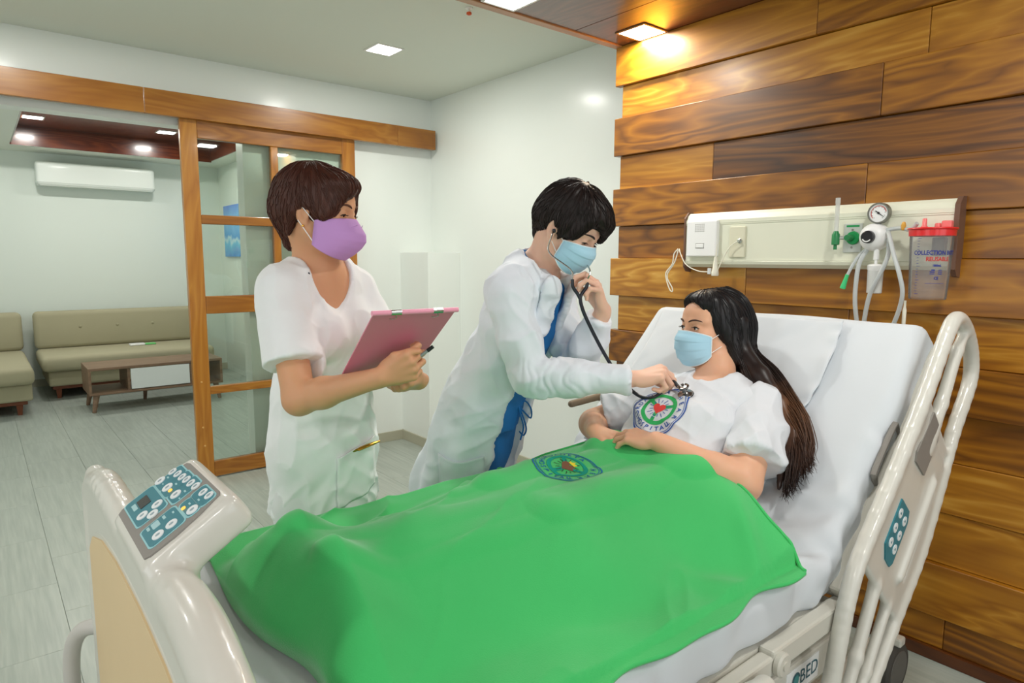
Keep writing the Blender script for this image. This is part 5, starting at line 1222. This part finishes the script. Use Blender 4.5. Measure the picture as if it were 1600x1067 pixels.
for y0, y1 in ((.742, .757), (1.795, 1.803)):
    MB().prism([(2.5255, 1.348), (2.488, 1.352), (2.468, 1.375), (2.466, 1.585), (2.490, 1.612), (2.5255, 1.614)], y0, y1, My).build('end_cap', BROWNC, sp_)
for z in (1.403, 1.556): MB().box((2.4715, .757, z-.002), (2.4765, 1.795, z+.002)).build('groove_bead', CREAM, sp_)
# call station
it = MB().box((2.452, 1.626, 1.418), (2.476, 1.778, 1.572), .005).build('call_unit', WPL, sp_)
for i in range(6):
    for j in range(5): MB().lathe([(.0022, 0), (.0022, .0006)], Matrix.Translation((2.4521, 1.712-.0085*i+.02, 1.556-.0075*j)) @ Matrix.Rotation(-PI/2, 4, 'Y'), 8).build('speaker_hole', GREYP, it)
MB().box((2.449, 1.688, 1.456), (2.4525, 1.726, 1.472), .0015).build('call_button', WPL, it); fr_ = MB()
fr_.tube([(2.4518, 1.686, 1.454), (2.4518, 1.728, 1.454), (2.4518, 1.728, 1.474), (2.4518, 1.686, 1.474)], .0012, 6, 0, True); fr_.build('button_outline', GREYP, it)
sk = MB().box((2.466, 1.500, 1.414), (2.476, 1.572, 1.542), .003).build('socket_plate', PALEG, sp_)
MB().lathe([(.010, 0), (.010, .006), (.006, .008), (.006, .016)], Matrix.Translation((2.467, 1.522, 1.482)) @ Matrix.Rotation(-PI/2, 4, 'Y'), 16).build('jack', MATS['chrome'], sk, True)
# nurse call pendant hanging from its cord
pd = empty('call_pendant', (2.44, 1.60, 1.38), 'ivory call pendant hanging under the call unit by its looped cord', 'pendant')
MB().tube([(2.452, 1.618, 1.395), (2.450, 1.622, 1.43), (2.462, 1.627, 1.47)], .002, 6, 3).build('cord', IVORY, pd, True)
MB().lathe([(.006, .045), (.008, .03), (.011, .0), (.015, -.022), (.0155, -.032), (.014, -.036)], Matrix.Translation((2.448, 1.622, 1.372)), 20).build('handset', IVORY, pd, True)
MB().tube([(2.446, 1.632, 1.352), (2.440, 1.70, 1.355), (2.440, 1.765, 1.382), (2.444, 1.800, 1.430), (2.450, 1.812, 1.452)], .0022, 6, 5).build('cord', IVORY, pd, True)
MB().tube([(2.448, 1.817, 1.452), (2.444, 1.835, 1.43), (2.440, 1.840, 1.385), (2.436, 1.870, 1.345), (2.436, 1.865, 1.310), (2.436, 1.845, 1.268), (2.438, 1.832, 1.262), (2.438, 1.836, 1.280), (2.438, 1.862, 1.318), (2.440, 1.862, 1.345), (2.444, 1.832, 1.39), (2.448, 1.815, 1.448)], .0028, 6, 5).build('cord', IVORY, pd, True)
MB().tube([(2.444, 1.612, 1.350), (2.446, 1.590, 1.40), (2.450, 1.560, 1.455), (2.452, 1.524, 1.482)], .002, 6, 5).build('cord', IVORY, pd, True)
MB().box((2.440, 1.640, 1.342), (2.448, 1.656, 1.368), .002).build('clip', mat('clip_clear', srgb(214, 218, 218), .3), pd)
# oxygen outlet and flowmeter
GRN = mat('oxygen_green', srgb(40, 130, 76), .35); GRN2 = mat('outlet_green', srgb(20, 150, 80), .4); STEELP = mat('plate_steel', srgb(206, 210, 204), .35, .5); CLEAR = mat('clear_plastic', (.9, .93, .93, 1), .08, trans=.92, ior=1.2)
ox = MB().box((2.468, 1.040, 1.432), (2.476, 1.105, 1.536), .002).build('outlet_plate', STEELP, sp_)
MB().box((2.467, 1.050, 1.523), (2.4685, 1.095, 1.530)).build('print_strip', GRN2, ox)
Mo = Matrix.Translation((2.468, 1.068, 1.484)) @ Matrix.Rotation(-PI/2, 4, 'Y')
MB().lathe([(.012, 0), (.022, 0), (.024, .006), (.022, .012), (.014, .012)], Mo, 28).build('outlet_ring', GRN2, ox, True)
for z in (1.513, 1.450): MB().lathe([(.004, 0), (.004, .002)], Matrix.Translation((2.468, 1.073, z)) @ Matrix.Rotation(-PI/2, 4, 'Y'), 10).build('screw', GREYP, ox)
fm = empty('flowmeter', (2.42, 1.10, 1.45), 'green oxygen flowmeter with a clear upright tube', 'flowmeter')
MB().lathe([(.011, .0), (.012, .02), (.010, .045)], Matrix.Translation((2.466, 1.072, 1.484)) @ Matrix.Rotation(-PI/2, 4, 'Y'), 16).build('connector', GRN, fm, True)
MB().tube([(2.436, 1.074, 1.484), (2.424, 1.104, 1.484)], .007, 10).build('neck', STEELP, fm, True)
MB().lathe([(.006, -.042), (.006, -.026), (.0135, -.024), (.0135, .012), (.010, .018), (.008, .024)], Matrix.Translation((2.420, 1.110, 1.484)), 20).build('valve_body', GRN, fm, True)
MB().lathe([(.0075, .02), (.0075, .125), (.0085, .127), (.0085, .146)], Matrix.Translation((2.420, 1.110, 1.480)), 16).build('sight_tube', mat('sight_clear', srgb(224, 226, 222), .15, alpha=.55), fm, True)
# vacuum regulator with gauge, trap jar
vr = empty('vacuum_regulator', (2.42, .98, 1.44), 'white vacuum regulator with round gauge and small trap jar', 'regulator')
MB().lathe([(.020, -.02), (.046, -.015), (.049, .0), (.047, .02), (.040, .034), (.026, .042), (.022, .043)], Matrix.Translation((2.450, .986, 1.484)) @ Matrix.Rotation(-PI/2, 4, 'Y'), 40).build('body', WPL, vr, True)
kn_ = MB().lathe([(.020, .0), (.022, .006), (.021, .018), (.018, .021)], Matrix.Translation((2.408, .990, 1.484)) @ Matrix.Rotation(-PI/2, 4, 'Y'), 28).build('knob', mat('knob_black', srgb(34, 34, 36), .3), vr, True)
MB().tube([(2.3865, .990+.014*math.cos(t), 1.482+.014*math.sin(t)) for t in np.linspace(-2.6, -.4, 8)], .0022, 6).build('arrow', WPL, kn_)
Mg = Matrix.Translation((2.440, .974, 1.566)) @ Matrix.Rotation(-PI/2, 4, 'Y')
gg = MB().lathe([(.034, -.012), (.0355, -.010), (.0355, .014), (.031, .014), (.031, .009)], Mg, 36).build('gauge_case', mat('gauge_steel', srgb(128, 128, 120), .35, .7), vr, True)
MB().lathe([(.0315, .008), (.0315, .0095)], Mg, 32).build('dial', WPL, gg)
V, F = ring_polys(.023, .0255, math.radians(-45), math.radians(170), 36); mesh_obj('scale_arc', [(Mg @ Vector((y, x, .0101)))[:] for x, y in V], F, mat('dial_red', srgb(196, 84, 70), .5), gg)
for k in range(11): a_ = math.radians(-50+k*28); V, F = bar(.020*math.cos(a_), .020*math.sin(a_), .0225*math.cos(a_), .0225*math.sin(a_), .0018, 1); mesh_obj('tick', [(Mg @ Vector((y, x, .0102)))[:] for x, y in V], F, mat('dial_ink', srgb(40, 40, 42), .5), gg)
MB().tube([(2.4285, .984, 1.574), (2.4285, .955, 1.552)], [.0018, .0006], 6).build('needle', MATS['dial_ink'], gg); MB().lathe([(.004, .010), (.004, .012)], Mg, 12).build('hub', MATS['dial_ink'], gg)
MB().tube([(2.443, .975, 1.53), (2.443, .978, 1.545)], .008, 10).build('stem', STEELP, vr)
MB().lathe([(.005, .0), (.005, .02), (.009, .022), (.009, .052), (.006, .055), (.006, .072)], Matrix.Translation((2.430, .971, 1.385)), 16).build('pipe', WPL, vr, True)
jr = MB().lathe([(.024, .0), (.026, .004), (.027, .018), (.022, .022), (.010, .024)], Matrix.Translation((2.430, .970, 1.368)), 28).build('trap_lid', WPL, vr, True)
MB().lathe([(.022, -.078), (.024, -.076), (.025, .0)], Matrix.Translation((2.430, .970, 1.368)), 28).build('trap_jar', mat('jar_frosted', srgb(232, 235, 232), .3, alpha=.8), jr, True); MB().lathe([(.014, -.03), (.014, -.004)], Matrix.Translation((2.430, .970, 1.368)), 16).build('float', mat('float_grey', srgb(110, 108, 104), .5), jr)
# suction canister
cn = empty('suction_canister', (2.40, .79, 1.28), 'clear suction canister with a red lid and blue lettering', 'canister')
CX, CY, CZ = 2.395, .792, 1.280
body = MB().lathe([(.002, .0), (.052, .0), (.0535, .004), (.0625, .215), (.0605, .215), (.0515, .006), (.002, .003)], Matrix.Translation((CX, CY, CZ)), 48, False)
def canister_mat():
    m = bpy.data.materials.new('canister_clear'); m.use_nodes = True; nt = m.node_tree; nt.nodes.clear(); N = nt.nodes.new; L = nt.links.new
    tr = N('ShaderNodeBsdfTransparent'); tr.inputs[0].default_value = (.985, .985, .985, 1); gl = N('ShaderNodeBsdfGlossy'); gl.inputs['Roughness'].default_value = .12; df = N('ShaderNodeBsdfDiffuse'); df.inputs[0].default_value = (.8, .8, .8, 1)
    lw = N('ShaderNodeLayerWeight'); lw.inputs[0].default_value = .12; m1 = N('ShaderNodeMixShader'); m2 = N('ShaderNodeMixShader'); m2.inputs[0].default_value = .08; o = N('ShaderNodeOutputMaterial')
    L(lw.outputs['Fresnel'], m1.inputs[0]); L(tr.outputs[0], m1.inputs[1]); L(gl.outputs[0], m1.inputs[2]); L(m1.outputs[0], m2.inputs[1]); L(df.outputs[0], m2.inputs[2]); L(m2.outputs[0], o.inputs[0]); return m
bo = body.build('bowl', canister_mat(), cn, True)
REDL = mat('lid_red', srgb(222, 42, 44), .3, coat=.3)
ld = MB().lathe([(.002, .226), (.060, .226), (.070, .228), (.071, .224), (.0665, .221), (.0655, .202), (.0635, .202), (.063, .216), (.002, .218)], Matrix.Translation((CX, CY, CZ)), 48, False).build('lid', REDL, cn, True)
MB().lathe([(.010, .22), (.010, .232), (.007, .236), (.0065, .256), (.005, .258)], Matrix.Translation((CX-.02, CY+.018, CZ)), 16).build('port', mat('port_pink', srgb(236, 120, 118), .3), ld, True)
MB().lathe([(.009, .22), (.009, .240), (.007, .243)], Matrix.Translation((CX+.0, CY-.014, CZ)), 16).build('port', MATS['port_pink'], ld, True)
MB().box((CX-.012, CY-.055, CZ+.226), (CX+.012, CY-.026, CZ+.250), .004).build('port', MATS['port_pink'], ld)
MB().box((2.455, CY-.02, CZ+.14), (2.48, CY+.02, CZ+.20), .004).build('bracket', GREYP, cn)
CV = np.array((-CX, -CY)); a0_ = math.atan2(-CY, -CX)
def wrap(V, F, nm, m, da, zc, R=lambda z: .0535+(z-.004)*.0427+.0008):
    W = []
    for x, y in V:
        z = zc+y; r = R(z); a_ = a0_+(da+x)/r; W.append((CX+r*math.cos(a_), CY+r*math.sin(a_), CZ+z))
    mesh_obj(nm, W, F, m, bo)
CBL = mat('print_blue', srgb(30, 46, 140), .7); CRD = mat('print_red', srgb(200, 36, 32), .7)
for t_, s_, m_, z_, d_ in (('COLLECTION BOTTLE', .0165, CBL, .148, .026), ('REUSABLE', .0165, CRD, .128, .022), ('1800mL', .0085, CBL, .108, .020), ('CE', .011, CBL, .068, .020)):
    V, F = text_polys(t_, s_*1.12, bold=.0005); wrap([(x*.82, y) for x, y in V], F, 'lettering', m_, d_, z_)
for x0, z0, w_, h_ in ((.008, .088, .014, .003), (.010, .094, .010, .004), (.008, .082, .014, .002), (.030, .094, .010, .0025), (.030, .088, .012, .0025), (.030, .082, .012, .0025), (.018, .052, .055, .0012)):
    V = [(x0-w_/2+w_*k/4, y) for k in range(5) for y in (-h_/2, h_/2)]; wrap(V, [(2*k, 2*k+2, 2*k+3, 2*k+1) for k in range(4)], 'print_bar', CBL, 0, z0)
for k in range(22):
    w_ = .012 if k % 5 == 0 else .007; V = [(w_*q/2, y) for q in range(3) for y in (-.0006, .0006)]; wrap(V, [(0, 2, 3, 1), (2, 4, 5, 3)], 'scale_mark', CBL, -.040, .018+k*.0088)
# suction tubing
TUBE = mat('silicone_tube', srgb(206, 212, 212), .3, alpha=.82)
tb = empty('suction_tubing', (2.40, .95, 1.2), 'translucent suction tubing looping down behind the mattress', 'tubing')
MB().tube([(2.440, 1.000, 1.450), (2.415, 1.018, 1.40), (2.405, 1.022, 1.33), (2.405, 1.020, 1.25), (2.41, 1.006, 1.16), (2.41, .99, 1.10)], .0075, 12, 6).build('tube', TUBE, tb, True)
MB().tube([(2.41, .990, 1.10), (2.405, .985, 1.20), (2.395, .968, 1.29), (2.385, .936, 1.36), (2.395, .920, 1.42), (2.430, .935, 1.478)], .0075, 12, 6).build('tube', TUBE, tb, True)
MB().tube([(2.430, .938, 1.50), (2.390, .918, 1.485), (2.360, .888, 1.42), (2.345, .862, 1.36), (2.350, .850, 1.30), (2.365, .862, 1.24), (2.38, .890, 1.16)], .0070, 12, 6).build('tube', TUBE, tb, True)
MB().tube([(2.440, 1.005, 1.448), (2.420, 1.025, 1.42), (2.408, 1.040, 1.385), (2.402, 1.052, 1.352)], .0055, 10, 5).build('tube', TUBE, tb, True)
MB().lathe([(.0065, 0), (.0065, .012), (.0095, .046), (.0095, .052)], Matrix.Translation((2.402, 1.052, 1.354)) @ Vector((.0, .28, -1)).to_track_quat('Z', 'Y').to_matrix().to_4x4(), 14).build('connector', mat('connector_green', srgb(70, 206, 130), .35), tb, True)
MB().tube([(2.435, .945, 1.508), (2.425, .90, 1.512), (2.41, .862, 1.506), (2.40, .84, 1.525)], .007, 10, 5).build('tube', TUBE, tb, True)
AMB = mat('amber_valve', srgb(214, 160, 60), .4)
MB().lathe([(.004, -.016), (.006, -.014), (.008, 0), (.006, .008), (.004, .012)], Matrix.Translation((2.415, .886, 1.520)), 12).build('valve', AMB, tb, True)
MB().lathe([(.006, -.07), (.0062, -.02), (.004, -.01), (.0035, .012)], Matrix.Translation((2.385, .852, 1.260)), 12).build('suction_tip', IVORY, tb, True)
# ================================================================== lounge seen through the opening
FAB = mat('sofa_fabric', srgb(172, 166, 138), .95, bump=.25, bscale=500, var=.05, vscale=3); PLW = mat('sofa_plinth', srgb(120, 66, 40), .5); WALN = wood_mat('walnut_table', [(.0, srgb(98, 74, 56)), (1, srgb(150, 120, 94))], 'x', rough=.5, coat=.1, var=.1)
def sofa(x0, x1, y0, y1, back, label, cush):
    t = empty('sofa', ((x0+x1)/2, (y0+y1)/2, 0), label, 'sofa', 'beige lounge sofas')
    MB().box((x0+.05, y0+.08, .13), (x1-.02, y1, .29), .02).build('base', FAB, t)
    MB().box((x0, y0, .285), (x1, y1-.10, .435), .045, None, 3).build('seat_cushion', FAB, t, True)
    if back: MB().box((x0+.0, y1-.17, .43), (x1, y1-.02, .83), .05, Matrix.Translation((0, 0, 0)), 3).build('backrest', FAB, t, True)
    for x in cush:
        for z in (.66,): MB().lathe([(.014, 0), (.016, .004), (.010, .008)], Matrix.Translation((x, y1-.17, z)) @ Matrix.Rotation(PI/2, 4, 'X'), 12).build('tuft_button', FAB, t, True)
    MB().box((x0+.08, y0+.12, .095), (x1-.06, y1-.04, .135), .004).build('plinth', PLW, t)
    for x in (x0+.13, x1-.12):
        for y in (y0+.16, y1-.12): MB().lathe([(.022, 0), (.036, .10)], Matrix.Translation((x, y, 0)) @ Matrix.Rotation(PI/4, 4, 'Z'), 4).build('leg', PLW, t)
    return t
sofa(.44, 2.02, 7.70, 8.62, True, 'long beige sofa against the lounge wall under the air conditioner', (.85, 1.2, 1.55))
sofa(-.75, .345, 7.05, 8.62, True, 'beige corner sofa at the very edge of the opening', (-.2, .1))
tb2 = empty('coffee_table', (1.2, 7.05, 0), 'low walnut coffee table with a white drawer front', 'table')
tx0, tx1, ty0, ty1 = .72, 1.86, 6.86, 7.34
MB().box((tx0, ty0, .385), (tx1, ty1, .41), .004).build('table_top', WALN, tb2); MB().box((tx0+.02, ty0, .16), (tx1-.02, ty1, .182), .004).build('shelf', WALN, tb2)
for x in (tx0, tx1-.022): MB().box((x, ty0, .16), (x+.022, ty1, .388), .003).build('side_panel', WALN, tb2)
MB().box((1.03, ty0+.02, .182), (1.05, ty1, .385)).build('divider', WALN, tb2); MB().box((1.56, ty0+.02, .182), (1.58, ty1, .385)).build('divider', WALN, tb2)
MB().box((1.055, ty0-.004, .190), (1.555, ty0+.016, .380), .003).build('drawer_front', mat('drawer_white', srgb(226, 230, 228), .4), tb2)
for x, dx in ((tx0+.06, -.03), (tx1-.06, .03)):
    for y, dy in ((ty0+.05, -.02), (ty1-.05, .02)): MB().tube([(x, y, .165), (x+dx, y+dy, 0)], [.028, .016], 10).build('leg', WALN, tb2, True)
MB().tube([(1.24, ty1-.06, .165), (1.23, ty1-.05, 0)], [.024, .015], 10).build('leg', WALN, tb2, True)
ac = empty('air_conditioner', (1.12, 8.6, 2.1), 'white split air conditioner on the lounge wall', 'air conditioner')
ACW = mat('ac_white', srgb(232, 238, 232), .35, coat=.3)
S = Solid().box((1.125, 8.60, 2.275), (.555, .10, .125), .035, .01); solid_obj('housing', S, ACW, ac, .010)
MB().box((.60, 8.515, 2.145), (1.65, 8.56, 2.175), .006, None).build('louver', mat('ac_louver', srgb(196, 204, 196), .5), ac)
MB().box((.575, 8.50, 2.178), (1.675, 8.504, 2.184)).build('seam_line', MATS['ac_louver'], ac)
pc_ = empty('wall_picture', (2.41, 8.1, 1.4), 'narrow blue picture on the lounge side wall seen through the door glass', 'picture')
def sea_mat():
    m = bpy.data.materials.new('picture_blue'); m.use_nodes = True; nt = m.node_tree; N = nt.nodes.new; L = nt.links.new; p = nt.nodes['Principled BSDF']
    tc = N('ShaderNodeTexCoord'); sx = N('ShaderNodeSeparateXYZ'); n = N('ShaderNodeTexNoise'); n.inputs['Scale'].default_value = 5; L(tc.outputs['Object'], sx.inputs[0]); L(tc.outputs['Object'], n.inputs['Vector'])
    ma = N('ShaderNodeMath'); ma.operation = 'MULTIPLY_ADD'; ma.inputs[1].default_value = .25; L(n.outputs['Fac'], ma.inputs[0]); L(sx.outputs['Z'], ma.inputs[2]); mr = N('ShaderNodeMapRange'); mr.inputs[1].default_value = 1.5; mr.inputs[2].default_value = 2.15; L(ma.outputs[0], mr.inputs[0])
    cr = N('ShaderNodeValToRGB'); e = cr.color_ramp.elements; e[0].color = srgb(30, 120, 210); e[1].color = srgb(70, 130, 226)
    for ps, c in ((.3, (90, 190, 230)), (.38, (190, 224, 236)), (.45, (40, 150, 220)), (.7, (120, 190, 240))): q = e.new(ps); q.color = srgb(*c)
    L(mr.outputs[0], cr.inputs[0]); L(cr.outputs[0], p.inputs['Base Color']); p.inputs['Roughness'].default_value = .3; return m
MB().box((2.388, 7.86, 1.42), (2.42, 8.44, 2.02), .002).build('canvas', sea_mat(), pc_)
pk2 = empty('tissue_pack', (1.35, 8.2, .435), 'small white and green packet lying on the long sofa', 'packet')
MB().box((1.27, 8.18, .4355), (1.42, 8.28, .457), .008).build('wrapper', WPL, pk2); MB().box((1.421, 8.19, .4355), (1.53, 8.27, .452), .008).build('flap', mat('packet_green', srgb(110, 206, 120), .5), pk2)
